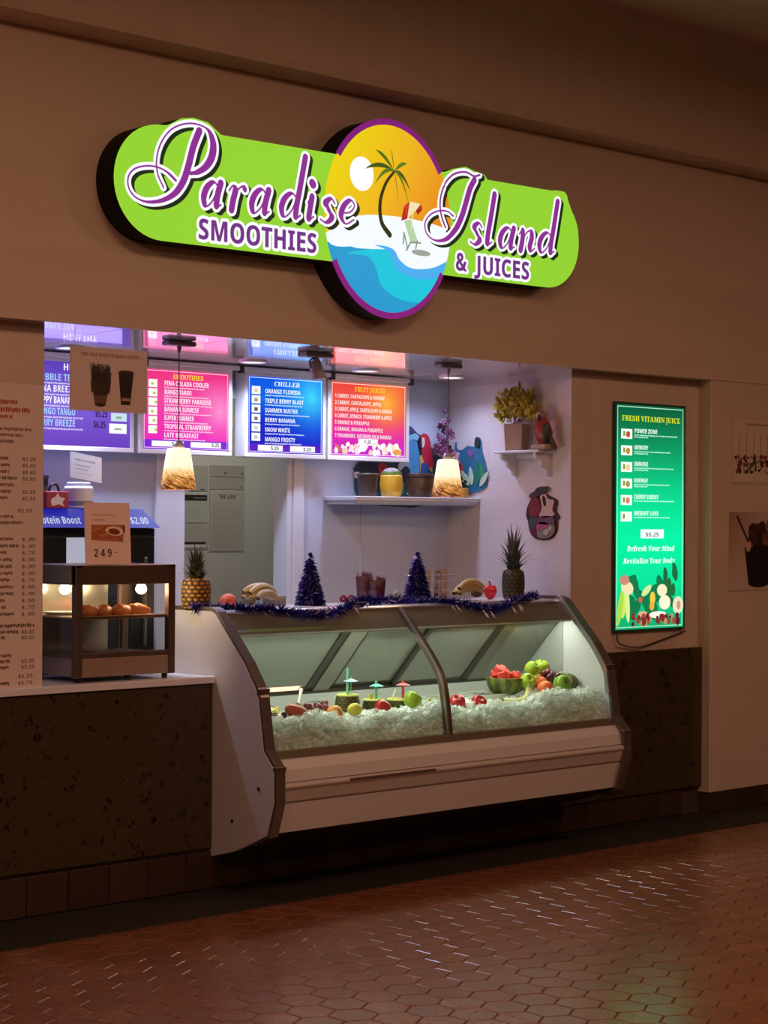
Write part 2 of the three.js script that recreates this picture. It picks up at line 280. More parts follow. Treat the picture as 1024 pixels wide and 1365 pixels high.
    const nib = (pts, thin, thick, heavy) => { const n = pts.length * 14, q = smooth(pts, n, false); const o = []; for (let i = 0; i < q.length; i++) { const a = q[Math.max(0, i - 1)], b = q[Math.min(q.length - 1, i + 1)], dx = b[0] - a[0], dy = b[1] - a[1], l = Math.hypot(dx, dy) || 1; const s = Math.max(0, (dx * 0.28 + dy * 0.96) / l * (heavy ?? -1)); o.push([q[i][0], q[i][1], thin + (thick - thin) * Math.pow(s, 1.6)]); } strokes.push(o); };
    nib([[-1.286, 3.219], [-1.316, 3.152], [-1.342, 3.066], [-1.369, 2.997], [-1.412, 2.943], [-1.48, 2.906], [-1.559, 2.893], [-1.615, 2.908], [-1.644, 2.942], [-1.645, 2.984], [-1.616, 3.018], [-1.56, 3.038], [-1.505, 3.041], [-1.454, 3.028], [-1.405, 2.997]], 0.007, 0.032);
    nib([[-1.469, 2.961], [-1.499, 3.014], [-1.505, 3.072], [-1.484, 3.14], [-1.435, 3.201], [-1.367, 3.236], [-1.298, 3.245], [-1.239, 3.229], [-1.213, 3.18], [-1.218, 3.124], [-1.249, 3.076], [-1.297, 3.045], [-1.331, 3.037]], 0.007, 0.036);
    nib([[0.36, 3.22], [0.331, 3.176], [0.304, 3.107], [0.276, 3.038], [0.23, 2.967], [0.157, 2.914], [0.084, 2.907], [0.038, 2.934], [0.029, 2.978], [0.064, 3.021], [0.128, 3.047], [0.183, 3.047], [0.22, 3.032]], 0.007, 0.032);
    nib([[0.162, 2.973], [0.132, 3.035], [0.128, 3.099], [0.155, 3.168], [0.219, 3.228], [0.303, 3.249], [0.359, 3.237], [0.397, 3.248]], 0.009, 0.018);
    const bowl = [[0.74, 0.86], [0.5, 1.0], [0.2, 0.78], [0.1, 0.35], [0.28, 0.01], [0.56, 0.22], [0.76, 0.75]];
    const L = {
      a: [bowl, [[0.86, 1.0], [0.8, 0.45], [0.86, 0.04], [1.06, 0.16]]],
      r: [[[0, 0.75], [0.16, 0.97], [0.28, 0.85], [0.26, 0.4], [0.26, 0.0]], [[0.27, 0.45], [0.42, 0.85], [0.62, 1.0], [0.74, 0.86]]],
      d: [bowl, [[0.86, 2.55], [0.84, 1.2], [0.82, 0.4], [0.88, 0.04], [1.08, 0.16]]],
      i: [[[0.0, 0.7], [0.15, 1.0], [0.16, 0.45], [0.2, 0.03], [0.42, 0.18]]],
      s: [[[0.66, 0.82], [0.46, 1.0], [0.24, 0.8], [0.42, 0.52], [0.62, 0.24], [0.4, 0.0], [0.12, 0.1]]],
      e: [[[0.14, 0.42], [0.52, 0.52], [0.66, 0.8], [0.46, 1.0], [0.18, 0.74], [0.12, 0.3], [0.38, 0.0], [0.74, 0.22]]],
      l: [[[0.2, 2.4], [0.18, 1.2], [0.16, 0.45], [0.22, 0.04], [0.44, 0.18]]],
      n: [[[0, 0.75], [0.14, 0.98], [0.22, 0.6], [0.2, 0]], [[0.2, 0.4], [0.45, 0.9], [0.66, 0.98], [0.76, 0.7], [0.72, 0.2], [0.82, 0.02], [1.02, 0.18]]],
    };
    const put = (c, px, py, s, wx) => { for (const st of L[c]) nib(st.map(([a, b]) => [px + a * wx + b * s * 0.2, py + b * s]), 0.007, 0.03); if (c === 'i') nib([[px + 0.3 * wx + 0.006, py + 1.5 * s + 0.004], [px + 0.3 * wx + 0.012, py + 1.5 * s - 0.004]], 0.034, 0.034); };
    for (const [c, px, py, wx] of [['a', -1.278, 2.908, 0.1], ['r', -1.142, 2.909, 0.115], ['a', -1.02, 2.909, 0.105], ['d', -0.855, 2.912, 0.115], ['i', -0.7, 2.914, 0.11], ['s', -0.628, 2.915, 0.12], ['e', -0.515, 2.921, 0.128]]) put(c, px, py, 0.108, wx);
    for (const [c, px, py, wx] of [['s', 0.315, 2.914, 0.125], ['l', 0.425, 2.918, 0.12], ['a', 0.52, 2.914, 0.11], ['n', 0.66, 2.918, 0.118], ['d', 0.8, 2.92, 0.115]]) put(c, px, py, 0.104, wx);
    const dots = (dx, dy, grow, c) => { x.fillStyle = c; for (const o of strokes) for (let i = 1; i < o.length; i++) for (let k = 0; k < 3; k++) { const t = k / 3, a = o[i - 1], b = o[i]; x.beginPath(); x.arc(a[0] + (b[0] - a[0]) * t + dx, a[1] + (b[1] - a[1]) * t + dy, (a[2] + (b[2] - a[2]) * t) / 2 + grow, 0, 7); x.fill(); } };
    dots(0.018, -0.012, 0.011, '#0c2412'); dots(0, 0, 0.0125, '#fbfcff'); dots(0, 0, 0, '#8b2c92');
    // block lettering
    const block = (s, px, py, bw, cap, slope) => {
      x.save(); x.translate(px, py); x.transform(1, slope, 0, 1, 0, 0); x.scale(1, -1); x.font = 'bold 100px sans-serif'; const k = cap / 71.4, m = x.measureText(s).width * k;
      x.scale(k * bw / m, k); x.lineJoin = 'round';
      x.fillStyle = x.strokeStyle = '#17240f'; x.save(); x.translate(9, 7); x.lineWidth = 20; x.restore();
      x.strokeStyle = '#fbfcff'; x.lineWidth = 24; x.strokeText(s, 0, 0); x.fillStyle = '#6f2f86'; x.fillText(s, 0, 0); x.lineWidth = 1.5; x.strokeStyle = '#6f2f86'; x.strokeText(s, 0, 0); x.restore();
    };
    block('SMOOTHIES', -1.29, 2.771, 0.66, 0.084, 0.005); block('&', 0.234, 2.781, 0.078, 0.082, 0.004); block('JUICES', 0.375, 2.778, 0.375, 0.084, 0.006);
  });
  const arc = (cx, cy, r, a0, a1, n) => Array.from({ length: n + 1 }, (_, i) => [cx + r * Math.cos(a0 + (a1 - a0) * i / n), cy + r * Math.sin(a0 + (a1 - a0) * i / n)]);
  const outline = [...arc(-1.476, 2.98, 0.237, Math.PI / 2, 1.5 * Math.PI, 24), ...arc(0.875, 2.992, 0.237, -Math.PI / 2, 0.2, 14), ...arc(0.875, 2.996, 0.24, 0.25, 0.72, 5),
    [1.03, 3.2], [1.02, 3.228], [1.0, 3.241], [0.93, 3.24], [0.915, 3.235], [0.45, 3.232], [0.43, 3.252], [0.36, 3.262], [0.3, 3.275], [0.22, 3.255], [0.16, 3.232], [-1.17, 3.219], [-1.195, 3.235], [-1.24, 3.262], [-1.319, 3.27], [-1.38, 3.258], [-1.43, 3.23], [-1.45, 3.22]];
  const oval = arc(-0.194, 2.973, 1, 0, 2 * Math.PI, 72).slice(0, -1).map(([a, b]) => [-0.194 + (a + 0.194) * 0.396, 2.973 + (b - 2.973) * 0.45]);
  const face = M(0x101010, 0.45, 0, { emissive: 0xffffff, emissiveMap: tex, emissiveIntensity: 1.0 });
  const black = M([0.003, 0.003, 0.003], 0.85);
  const t = thing('shop_sign', 'glowing green and orange shop sign with purple script and a round palm beach picture', 'sign', [0, 0, 0]);
  part('cabinet', extrude(outline, 0.124).translate(0, 0, 0.09), black, t);
  part('cabinet', extrude(oval, 0.128).translate(0, 0, 0.09), black, t).userData.label = 'round black cabinet';
  const f1 = fitUV(extrude(outline.map(([a, b]) => [a, b]), 0.006).translate(0, 0, 0.214), X0, Y0, W, H);
  part('bar_face', f1, face, t).userData.label = 'lit green bar with lettering';
  const o2 = oval.map(([a, b]) => [-0.194 + (a + 0.194) * 0.99, 2.973 + (b - 2.973) * 0.99]);
  part('round_face', fitUV(extrude(o2, 0.006).translate(0, 0, 0.2185), X0, Y0, W, H), face, t).userData.label = 'lit round beach picture';
  const arcPiece = (a0, a1) => { const q = [], r = []; for (let i = 0; i <= 40; i++) { const a = a0 + (a1 - a0) * i / 40; q.push([-0.194 + 0.399 * Math.cos(a), 2.973 + 0.453 * Math.sin(a)]); r.push([-0.194 + 0.374 * Math.cos(a), 2.973 + 0.426 * Math.sin(a)]); } return extrude([...q, ...r.reverse()], 0.006, 0.0005).translate(0, 0, 0.2185); };
  for (const [a0, a1] of [[0.6, 2.53], [3.66, 5.76]]) part('rim', arcPiece(a0, a1), M([0.2, 0.015, 0.19], 0.5, 0, { emissive: new THREE.Color().setRGB(0.22, 0.012, 0.22), emissiveIntensity: 0.8 }), t).userData.label = 'purple rim of the round picture';
  for (const [cx, w, col] of [[-1.1, 1.0, [0.35, 0.8, 0.1]], [0.62, 0.8, [0.35, 0.8, 0.1]], [-0.19, 0.6, [0.9, 0.6, 0.3]]]) { const l = new THREE.RectAreaLight(new THREE.Color().setRGB(...col), 0.12, w, 0.4); l.position.set(cx, 2.98, 0.24); l.rotation.y = Math.PI; t.add(l); }
}

// ───────── backlit boards ─────────
const frameWhite = M([0.84, 0.83, 0.87], 0.35);
function lightBoard(name, label, category, x0, x1, y0, y1, z, depth, fw, px, draw, opts = {}) {
  const w = x1 - x0, h = y1 - y0, t = thing(name, label, category, [(x0 + x1) / 2, y0, z - depth], opts.group);
  const tw = px, th = Math.round(px * (h - 2 * fw) / (w - 2 * fw));
  const m = M(0x101010, 0.25, 0, { emissive: 0xffffff, emissiveMap: canvas(tw, th, draw), emissiveIntensity: opts.k ?? 1 });
  const fm = opts.frame ?? frameWhite;
  part('case', rbox(-w / 2, w / 2, 0, h, 0, depth - 0.012, 0.003), fm, t);
  for (const [a, b, c, d, n] of [[-w / 2, w / 2, 0, fw], [-w / 2, w / 2, h - fw, h], [-w / 2, -w / 2 + fw, fw, h - fw], [w / 2 - fw, w / 2, fw, h - fw]]) part('frame_bar', rbox(a, b, c, d, depth - 0.014, depth, 0.003), fm, t);
  sheet('lit_print', w - 2 * fw, h - 2 * fw, 0.006, m, fm, t, [0, h / 2, depth - 0.006]);
  const l = new THREE.RectAreaLight(new THREE.Color().setRGB(...opts.tint), opts.level ?? 0.3, w * 0.85, h * 0.85); l.position.set(0, h / 2, depth + 0.012); l.rotation.y = Math.PI; t.add(l);
  return t;
}
const grad = (x, w, h, stops, ang = [0, 0, 0, 1]) => { const g = x.createLinearGradient(ang[0] * w, ang[1] * h, ang[2] * w, ang[3] * h); stops.forEach(([a, c]) => g.addColorStop(a, c)); x.fillStyle = g; x.fillRect(0, 0, w, h); };
const border = (x, w, h, i, lw, c) => { x.strokeStyle = c; x.lineWidth = lw; x.strokeRect(i, i, w - 2 * i, h - 2 * i); };
const fruitCluster = (x, x0, x1, y0, y1, n, cols) => { for (let i = 0; i < n; i++) { const r = (y1 - y0) * rr(0.12, 0.3); x.fillStyle = cols[Math.floor(rnd() * cols.length)]; x.beginPath(); x.ellipse(rr(x0, x1), rr(y0 + r, y1 - r * 0.4), r * rr(0.7, 1.3), r, rr(0, 3), 0, 7); x.fill(); } };
lightBoard('menu_board', 'backlit purple menu board with pale blue drink names, leftmost in the shop', 'menu board', -1.9, -0.868, 1.912, 2.338, -0.80, 0.08, 0.022, 900, (x, w, h) => {
  grad(x, w, h, [[0, '#5b3fb8'], [0.5, '#7d5fd8'], [1, '#6a3fc0']]); x.font = 'bold 20px sans-serif';
  x.textAlign = 'left'; fitText(x, 'HEALTHY', w * 0.62, h * 0.1, w * 0.19, 'bold 40px sans-serif', '#f3ecff');
  [['BUBBLE TEA', '#a9c8ff'], ['PINA BREEZE', '#f3ecff'], ['HAPPY BANANA', '#ffffff'], ['MANGO TANGO', '#a9d4ff'], ['BERRY BREEZE', '#a9d4ff']].forEach(([s, c], i) => { const y = h * (0.23 + i * 0.135); fitText(x, s, w * 0.47, y, w * 0.22, 'bold 40px sans-serif', c); x.fillStyle = '#efe6ff'; scribble(x, w * 0.47, y + h * 0.022, w * 0.26, h * 0.022, '#e9dcff'); });
  fitText(x, '$5.25', w * 0.8, h * 0.64, w * 0.07, 'bold 40px sans-serif', '#1a1030'); fitText(x, '$6.25', w * 0.79, h * 0.77, w * 0.07, 'bold 40px sans-serif', '#1a1030');
  x.fillStyle = '#cfe3ee'; x.fillRect(w * 0.89, h * 0.58, w * 0.09, h * 0.1); x.fillStyle = '#fbfffb'; x.fillRect(w * 0.88, h * 0.71, w * 0.1, h * 0.12); x.fillStyle = '#7fb39a'; x.fillRect(w * 0.92, h * 0.62, w * 0.03, h * 0.03); x.fillRect(w * 0.91, h * 0.765, w * 0.04, h * 0.02);
}, { tint: [0.45, 0.35, 1], level: 1.3 });
lightBoard('menu_board', 'backlit pink menu board headed SMOOTHIES with white drink names', 'menu board', -0.838, -0.28, 1.912, 2.336, -0.80, 0.08, 0.022, 640, (x, w, h) => {
  grad(x, w, h, [[0, '#f0307e'], [0.35, '#f24aa0'], [0.75, '#f32fb0'], [1, '#e82bd0']]); const g = x.createRadialGradient(w * 0.9, h * 0.5, 10, w * 0.9, h * 0.5, w * 0.35); g.addColorStop(0, 'rgba(255,170,220,.75)'); g.addColorStop(1, 'rgba(255,120,200,0)'); x.fillStyle = g; x.fillRect(0, 0, w, h);
  x.fillStyle = '#7b2bd8'; x.fillRect(0, h * 0.88, w, h * 0.12); border(x, w, h, 9, 4, '#ffd9f2');
  x.transform(1, 0, -0.12, 1, 10, 0); fitText(x, 'SMOOTHIES', w * 0.33, h * 0.115, w * 0.36, 'bold 40px serif', '#ffe21a'); x.setTransform(1, 0, 0, 1, 0, 0);
  ['PINA COLADA COOLER', 'MANGO TANGO', 'STRAWBERRY PARADISE', 'BANANA SUNRISE', 'SUPER SUMMER', 'TROPICAL STRAWBERRY', 'LATE BREAKFAST'].forEach((s, i) => { const y = h * (0.2 + i * 0.108); fitText(x, s, w * 0.24, y, w * Math.min(0.58, 0.029 * s.length), 'bold 40px sans-serif', '#fff4fb'); scribble(x, w * 0.24, y + h * 0.018, w * rr(0.45, 0.6), h * 0.017, '#ffe6f6'); });
  x.fillStyle = '#fbfff2'; for (let i = 0; i < 6; i++) x.fillRect(w * 0.06, h * (0.13 + i * 0.115), w * 0.1, h * 0.1); x.fillStyle = '#c9c060'; for (let i = 0; i < 6; i++) x.fillRect(w * (0.09 + 0.02 * (i % 3)), h * (0.17 + i * 0.115), w * 0.03, h * 0.03);
  x.fillStyle = '#ffffff'; x.fillRect(w * 0.1, h * 0.895, w * 0.37, h * 0.07); x.fillRect(w * 0.55, h * 0.895, w * 0.36, h * 0.07); x.fillStyle = '#403040'; for (const a of [0.33, 0.8]) fitText(x, '5.25', w * a, h * 0.95, w * 0.09, 'bold 30px sans-serif', '#443344');
}, { tint: [1, 0.35, 0.65], level: 1.0 });
lightBoard('menu_board', 'backlit blue menu board headed CHILLER with white drink names', 'menu board', -0.2, 0.332, 1.912, 2.336, -0.80, 0.08, 0.022, 640, (x, w, h) => {
  grad(x, w, h, [[0, '#0a55e8'], [0.3, '#0a6ae8'], [0.6, '#0926c8'], [1, '#1a10c0']]); const g = x.createRadialGradient(w * 0.85, h * 0.24, 5, w * 0.85, h * 0.24, w * 0.6); g.addColorStop(0, 'rgba(70,225,255,.95)'); g.addColorStop(1, 'rgba(0,110,255,0)'); x.fillStyle = g; x.fillRect(0, 0, w, h);
  x.fillStyle = '#5a10c8'; x.fillRect(0, h * 0.88, w, h * 0.12); border(x, w, h, 9, 4, '#e6f4ff');
  x.transform(1, 0, -0.15, 1, 12, 0); fitText(x, 'CHILLER', w * 0.33, h * 0.115, w * 0.35, 'bold 40px serif', '#ffffff'); x.setTransform(1, 0, 0, 1, 0, 0);
  ['ORANGE FLORIDA', 'TRIPLE BERRY BLAST', 'SUMMER BUSTER', 'BERRY BANANA', 'SNOW WHITE', 'MANGO FROSTY'].forEach((s, i) => { const y = h * (0.215 + i * 0.126); fitText(x, s, w * 0.22, y, w * Math.min(0.52, 0.034 * s.length), 'bold 40px sans-serif', '#ffffff'); scribble(x, w * 0.22, y + h * 0.02, w * rr(0.45, 0.62), h * 0.018, '#e6f4ff'); });
  for (let i = 0; i < 6; i++) { x.fillStyle = '#fdfffb'; x.fillRect(w * 0.045, h * (0.13 + i * 0.122), w * 0.115, h * 0.105); x.fillStyle = ['#d8d0b0', '#b59a60', '#5a5a4a', '#8a7a6a', '#c8d8c8', '#c8c8d8'][i]; x.fillRect(w * 0.08, h * (0.165 + i * 0.122), w * 0.045, h * 0.045); }
  x.fillStyle = '#ffffff'; x.fillRect(w * 0.13, h * 0.895, w * 0.33, h * 0.075); x.fillRect(w * 0.56, h * 0.895, w * 0.34, h * 0.075); for (const a of [0.3, 0.74]) fitText(x, '5.25', w * a, h * 0.955, w * 0.11, 'bold 30px sans-serif', '#332a44');
}, { tint: [0.3, 0.4, 1], level: 1.0 });
lightBoard('menu_board', 'backlit orange to magenta menu board headed FRUIT JUICES, rightmost in the shop', 'menu board', 0.345, 0.925, 1.912, 2.34, -0.80, 0.08, 0.024, 640, (x, w, h) => {
  grad(x, w, h, [[0, '#f0483a'], [0.35, '#f0584a'], [0.62, '#ee2a9a'], [1, '#c41cd8']]); const g = x.createRadialGradient(w * 0.74, h * 0.26, 5, w * 0.74, h * 0.26, w * 0.42); g.addColorStop(0, 'rgba(255,190,60,.9)'); g.addColorStop(1, 'rgba(255,120,60,0)'); x.fillStyle = g; x.fillRect(0, 0, w, h);
  border(x, w, h, 9, 4, '#ffe6e0');
  x.transform(1, 0, -0.15, 1, 12, 0); fitText(x, 'FRUIT JUICES', w * 0.3, h * 0.12, w * 0.41, 'bold 40px serif', '#ffd42a'); x.setTransform(1, 0, 0, 1, 0, 0);
  ['1 CARROT, CANTALOUPE & ORANGE', '2 CARROT, CANTALOUPE, APPLE', '3 CARROT, APPLE, CANTALOUPE & GINGER', '4 CARROT, SPINACH, STRAWBERRY & APPLE', '5 ORANGE & PINEAPPLE', '6 ORANGE, BANANA & PINEAPPLE', '7 STRAWBERRY, WATERMELON & BANANA'].forEach((s, i) => fitText(x, s, w * 0.05, h * (0.215 + i * 0.09), w * Math.min(0.76, 0.0228 * s.length), 'bold 34px sans-serif', '#fff0ea'));
  x.fillStyle = '#ffffff'; x.fillRect(w * 0.36, h * 0.76, w * 0.26, h * 0.09); fitText(x, '5.25', w * 0.44, h * 0.83, w * 0.09, 'bold 30px sans-serif', '#443344');
  fruitCluster(x, w * 0.06, w * 0.92, h * 0.8, h * 0.97, 60, ['#ffffff', '#fff6f0', '#ffe8ee', '#ffffff', '#f6d0c0', '#f0e8c0', '#ffffff']); x.fillStyle = '#f0a24a'; x.beginPath(); x.ellipse(w * 0.88, h * 0.93, w * 0.06, h * 0.04, 0, 0, 7); x.fill(); x.fillStyle = '#e46a5a'; x.beginPath(); x.ellipse(w * 0.1, h * 0.9, w * 0.07, h * 0.02, 0.7, 0, 7); x.fill();
}, { tint: [1, 0.4, 0.5], level: 1.0 });
{
  const t = thing('hanging_rail', 'long pale metal rail under the shop ceiling above the menu boards', 'rail', [-0.4, 2.333, -0.79]);
  part('rail', rbox(-1.5, 1.335, 0, 0.022, -0.01, 0.012, 0.003), M([0.82, 0.84, 0.9], 0.4), t);
  for (const x of [-1.0, -0.42, 0.16, 0.76, 1.32]) part('clip', rbox(x - 0.012, x + 0.012, -0.012, 0.024, -0.008, 0.018, 0.002), M([0.03, 0.03, 0.035], 0.5), t);
}
lightBoard('light_box', 'tall backlit green menu light box for vitamin juice on the right-hand wall', 'light box', 1.638, 2.236, 1.02, 2.238, 0.022, 0.02, 0.012, 600, (x, w, h) => {
  grad(x, w, h, [[0, '#06583a'], [0.1, '#087a4e'], [0.25, '#08a86c'], [0.42, '#04d890'], [0.6, '#00f0a4'], [0.82, '#04e096'], [1, '#0fa86c']]);
  border(x, w, h, 12, 5, '#b8ecc8'); x.strokeStyle = '#0a5a3a';
  fitText(x, 'FRESH VITAMIN JUICE', w * 0.08, h * 0.072, w * 0.86, 'bold 40px serif', '#e8e81a');
  ['POWER ZONE', 'MEMORY', 'IMMUNE', 'ENERGY', 'CHERRY ENERGY', 'WEIGHT LOSS'].forEach((s, i) => { const y = h * (0.125 + i * 0.0735); fitText(x, s, w * 0.26, y, w * Math.min(0.36, 0.034 * s.length), 'bold 34px sans-serif', '#f4fff8'); scribble(x, w * 0.26, y + h * 0.007, w * rr(0.5, 0.66), h * 0.006, '#d8fff0'); if (i < 4) scribble(x, w * 0.26, y + h * 0.016, w * 0.2, h * 0.006, '#d8fff0'); x.fillStyle = '#f6fff0'; x.fillRect(w * 0.07, y - h * 0.016, w * 0.16, h * 0.044); x.fillStyle = ['#c84a3a', '#c8843a', '#e8d088', '#a8905a', '#e07a7a', '#f0f0e8'][i]; x.beginPath(); x.arc(w * 0.17, y + h * 0.008, w * 0.03, 0, 7); x.fill(); x.fillStyle = '#7a9a4a'; x.fillRect(w * 0.1, y - h * 0.006, w * 0.03, h * 0.022); });
  x.fillStyle = '#ffffff'; x.fillRect(w * 0.36, h * 0.555, w * 0.34, h * 0.04); fitText(x, '$5.25', w * 0.43, h * 0.588, w * 0.2, 'bold 34px sans-serif', '#5a6a62');
  x.transform(1, 0, -0.2, 1, h * 0.13, 0); fitText(x, 'Refresh Your Mind', w * 0.16, h * 0.652, w * 0.7, 'bold 40px serif', '#ffffff'); fitText(x, 'Revitalize Your Body', w * 0.13, h * 0.708, w * 0.76, 'bold 40px serif', '#ffffff'); x.setTransform(1, 0, 0, 1, 0, 0);
  // printed vegetables and fruit along the foot
  x.fillStyle = '#0d7a4a'; for (let i = 0; i < 26; i++) { x.beginPath(); x.ellipse(rr(0.2, 0.75) * w, rr(0.78, 0.93) * h, w * 0.08, h * 0.022, rr(0, 3), 0, 7); x.fill(); }
  x.fillStyle = '#1f6a3a'; for (let i = 0; i < 14; i++) { x.beginPath(); x.ellipse(rr(0.7, 0.92) * w, rr(0.72, 0.9) * h, w * 0.03, h * 0.03, rr(-0.5, 0.5), 0, 7); x.fill(); }
  for (const [a, b, r1, r2, c, q] of [[0.12, 0.86, 0.05, 0.09, '#c8e86a', 0.1], [0.07, 0.9, 0.035, 0.085, '#a8d84a', 0.2], [0.17, 0.88, 0.035, 0.09, '#d8f08a', -0.1], [0.17, 0.815, 0.09, 0.03, '#f0e0b0', 0.3], [0.13, 0.78, 0.07, 0.022, '#c88a7a', 0], [0.68, 0.83, 0.075, 0.028, '#f4ecc0', 0], [0.72, 0.885, 0.085, 0.033, '#fbf4d0', 0], [0.54, 0.865, 0.04, 0.03, '#f0c84a', 0], [0.53, 0.9, 0.035, 0.02, '#e8b03a', 0], [0.45, 0.83, 0.035, 0.04, '#cfe8a0', 1.0], [0.36, 0.87, 0.03, 0.012, '#e05a4a', 0], [0.92, 0.9, 0.08, 0.04, '#e8e0c0', 0.2], [0.93, 0.9, 0.03, 0.02, '#c89a7a', 0], [0.62, 0.94, 0.13, 0.016, '#fbf4e0', 0], [0.4, 0.935, 0.07, 0.014, '#d8b08a', 0]]) { x.fillStyle = c; x.beginPath(); x.ellipse(a * w, b * h, r1 * w, r2 * h, q, 0, 7); x.fill(); }
  fruitCluster(x, w * 0.2, w * 0.92, h * 0.93, h * 0.985, 40, ['#7a2a2a', '#a04a3a', '#c88a5a', '#5a1a2a', '#8a4a3a']);
}, { tint: [0.1, 0.9, 0.5], level: 0.3, frame: M([0.02, 0.09, 0.06], 0.4), k: 1.08 });
{
  const c = thing('power_cable', 'thin dark cable running down from the green light box', 'cable', [1.65, 1.02, 0.02]);
  part('cable', tube([[0.012, 0, 0], [0.03, -0.06, 0.004], [0.2, -0.085, -0.004], [0.42, -0.05, -0.008], [0.6, -0.012, -0.006]], 0.004, 30, 6), M([0.05, 0.035, 0.03], 0.6), c);
}

// ───────── printed papers on the fronts ─────────
const paperEdge = M([0.62, 0.54, 0.5], 0.8);
{
  const t = thing('paper_menu', 'tall white paper price list stuck on the wall left of the opening', 'menu', [-2.25, 0.918, 0.003]);
  sheet('printed_sheet', 0.7, 1.22, 0.004, M(0xffffff, 0.6, 0, { map: canvas(700, 1220, (x, w, h) => {
    x.fillStyle = '#d6c9c4'; x.fillRect(0, 0, w, h); const R = (y, c, hh = 15) => scribble(x, w * 0.36, y, w * rr(0.4, 0.58), hh, c);
    R(h * 0.055, '#a8382c', 18); R(h * 0.08, '#a8382c', 18); R(h * 0.105, '#a8382c', 14);
    scribble(x, w * 0.5, h * 0.145, w * 0.42, 12, '#6a4a3c'); scribble(x, w * 0.56, h * 0.165, w * 0.3, 12, '#6a4a3c'); scribble(x, w * 0.56, h * 0.185, w * 0.24, 12, '#6a4a3c');
    const list = (y, n, step, prices) => { for (let i = 0; i < n; i++) { const yy = y + i * step; x.fillStyle = '#4a2c22'; x.beginPath(); x.arc(w * 0.56, yy + 8, 4, 0, 7); x.fill(); scribble(x, w * 0.6, yy, w * rr(0.14, 0.24), 13, '#5c3c30'); if (prices[i % prices.length]) fitText(x, prices[i % prices.length], w * 0.86, yy + 14, w * 0.09, 'bold 20px serif', '#2e1a14'); } };
    scribble(x, w * 0.46, h * 0.218, w * 0.12, 14, '#4a2c22'); list(h * 0.24, 7, h * 0.0215, ['$1.25', '$1.65', '$1.65', '$1.95', '', '$2.35', '$2.35']);
    scribble(x, w * 0.46, h * 0.408, w * 0.2, 14, '#4a2c22'); fitText(x, '$2.25', w * 0.83, h * 0.42, w * 0.1, 'bold 20px serif', '#2e1a14'); scribble(x, w * 0.6, h * 0.43, w * 0.2, 12, '#5c3c30'); scribble(x, w * 0.6, h * 0.45, w * 0.26, 12, '#5c3c30');
    scribble(x, w * 0.46, h * 0.482, w * 0.1, 14, '#4a2c22'); list(h * 0.503, 12, h * 0.0222, ['$ .99', '$ .95', '$ .75', '$ .95']);
    scribble(x, w * 0.4, h * 0.785, w * 0.54, 14, '#4a2c22'); list(h * 0.805, 2, h * 0.019, ['$2.45', '$3.25']);
    scribble(x, w * 0.4, h * 0.862, w * 0.28, 14, '#4a2c22'); list(h * 0.882, 3, h * 0.019, ['', '$2.95', '$3.25']);
    scribble(x, w * 0.42, h * 0.95, w * 0.26, 14, '#3a1e16'); fitText(x, '$1.25', w * 0.84, h * 0.962, w * 0.1, 'bold 20px serif', '#2e1a14'); scribble(x, w * 0.42, h * 0.972, w * 0.36, 14, '#3a1e16'); fitText(x, '$1.75', w * 0.84, h * 0.984, w * 0.1, 'bold 20px serif', '#2e1a14');
  }) }), paperEdge, t, [0, 0.61, 0]);
}
{
  const t = thing('hanging_poster', 'small brown-lit poster of a wheatgrass glass and a dark drink hanging in the opening', 'poster', [-1.578, 2.045, 0.0]);
  sheet('printed_board', 0.386, 0.262, 0.004, M(0xffffff, 0.55, 0, { map: canvas(580, 394, (x, w, h) => {
    x.fillStyle = '#d2c3bd'; x.fillRect(0, 0, w, h); fitText(x, 'TRY OUR WHEATGRASS SHOTS', w * 0.13, h * 0.14, w * 0.76, 'bold 28px serif', '#5a3428');
    for (let i = 0; i < 500; i++) { x.strokeStyle = ['#1c1a0c', '#2a2410', '#120e08'][i % 3]; x.lineWidth = 2; const a = w * (0.39 + 0.15 * (rnd() - 0.5) * 1.6), b = h * rr(0.3, 0.62); x.beginPath(); x.moveTo(a, b + h * 0.12); x.lineTo(a + rr(-14, 14), b - h * 0.06); x.stroke(); }
    x.fillStyle = '#33240f'; x.beginPath(); x.moveTo(w * 0.275, h * 0.55); x.lineTo(w * 0.5, h * 0.55); x.lineTo(w * 0.455, h * 0.9); x.quadraticCurveTo(w * 0.39, h * 0.96, w * 0.315, h * 0.9); x.fill(); x.fillStyle = 'rgba(160,110,90,.55)'; x.fillRect(w * 0.31, h * 0.75, w * 0.15, h * 0.12);
    x.fillStyle = '#1c0d08'; x.beginPath(); x.moveTo(w * 0.62, h * 0.36); x.lineTo(w * 0.82, h * 0.36); x.lineTo(w * 0.775, h * 0.88); x.lineTo(w * 0.655, h * 0.88); x.fill(); x.fillStyle = '#b08a78'; x.fillRect(w * 0.665, h * 0.77, w * 0.11, h * 0.05); x.fillStyle = '#3a1a10'; x.beginPath(); x.ellipse(w * 0.72, h * 0.36, w * 0.1, h * 0.03, 0, 0, 7); x.fill();
  }) }), paperEdge, t, [0, 0.131, 0]);
  for (const s of [-0.17, 0.17]) part('hanging_wire', bar([s, 0.262, 0], [s, 0.345, 0], 0.0012), M([0.4, 0.36, 0.33], 0.4), t);
}
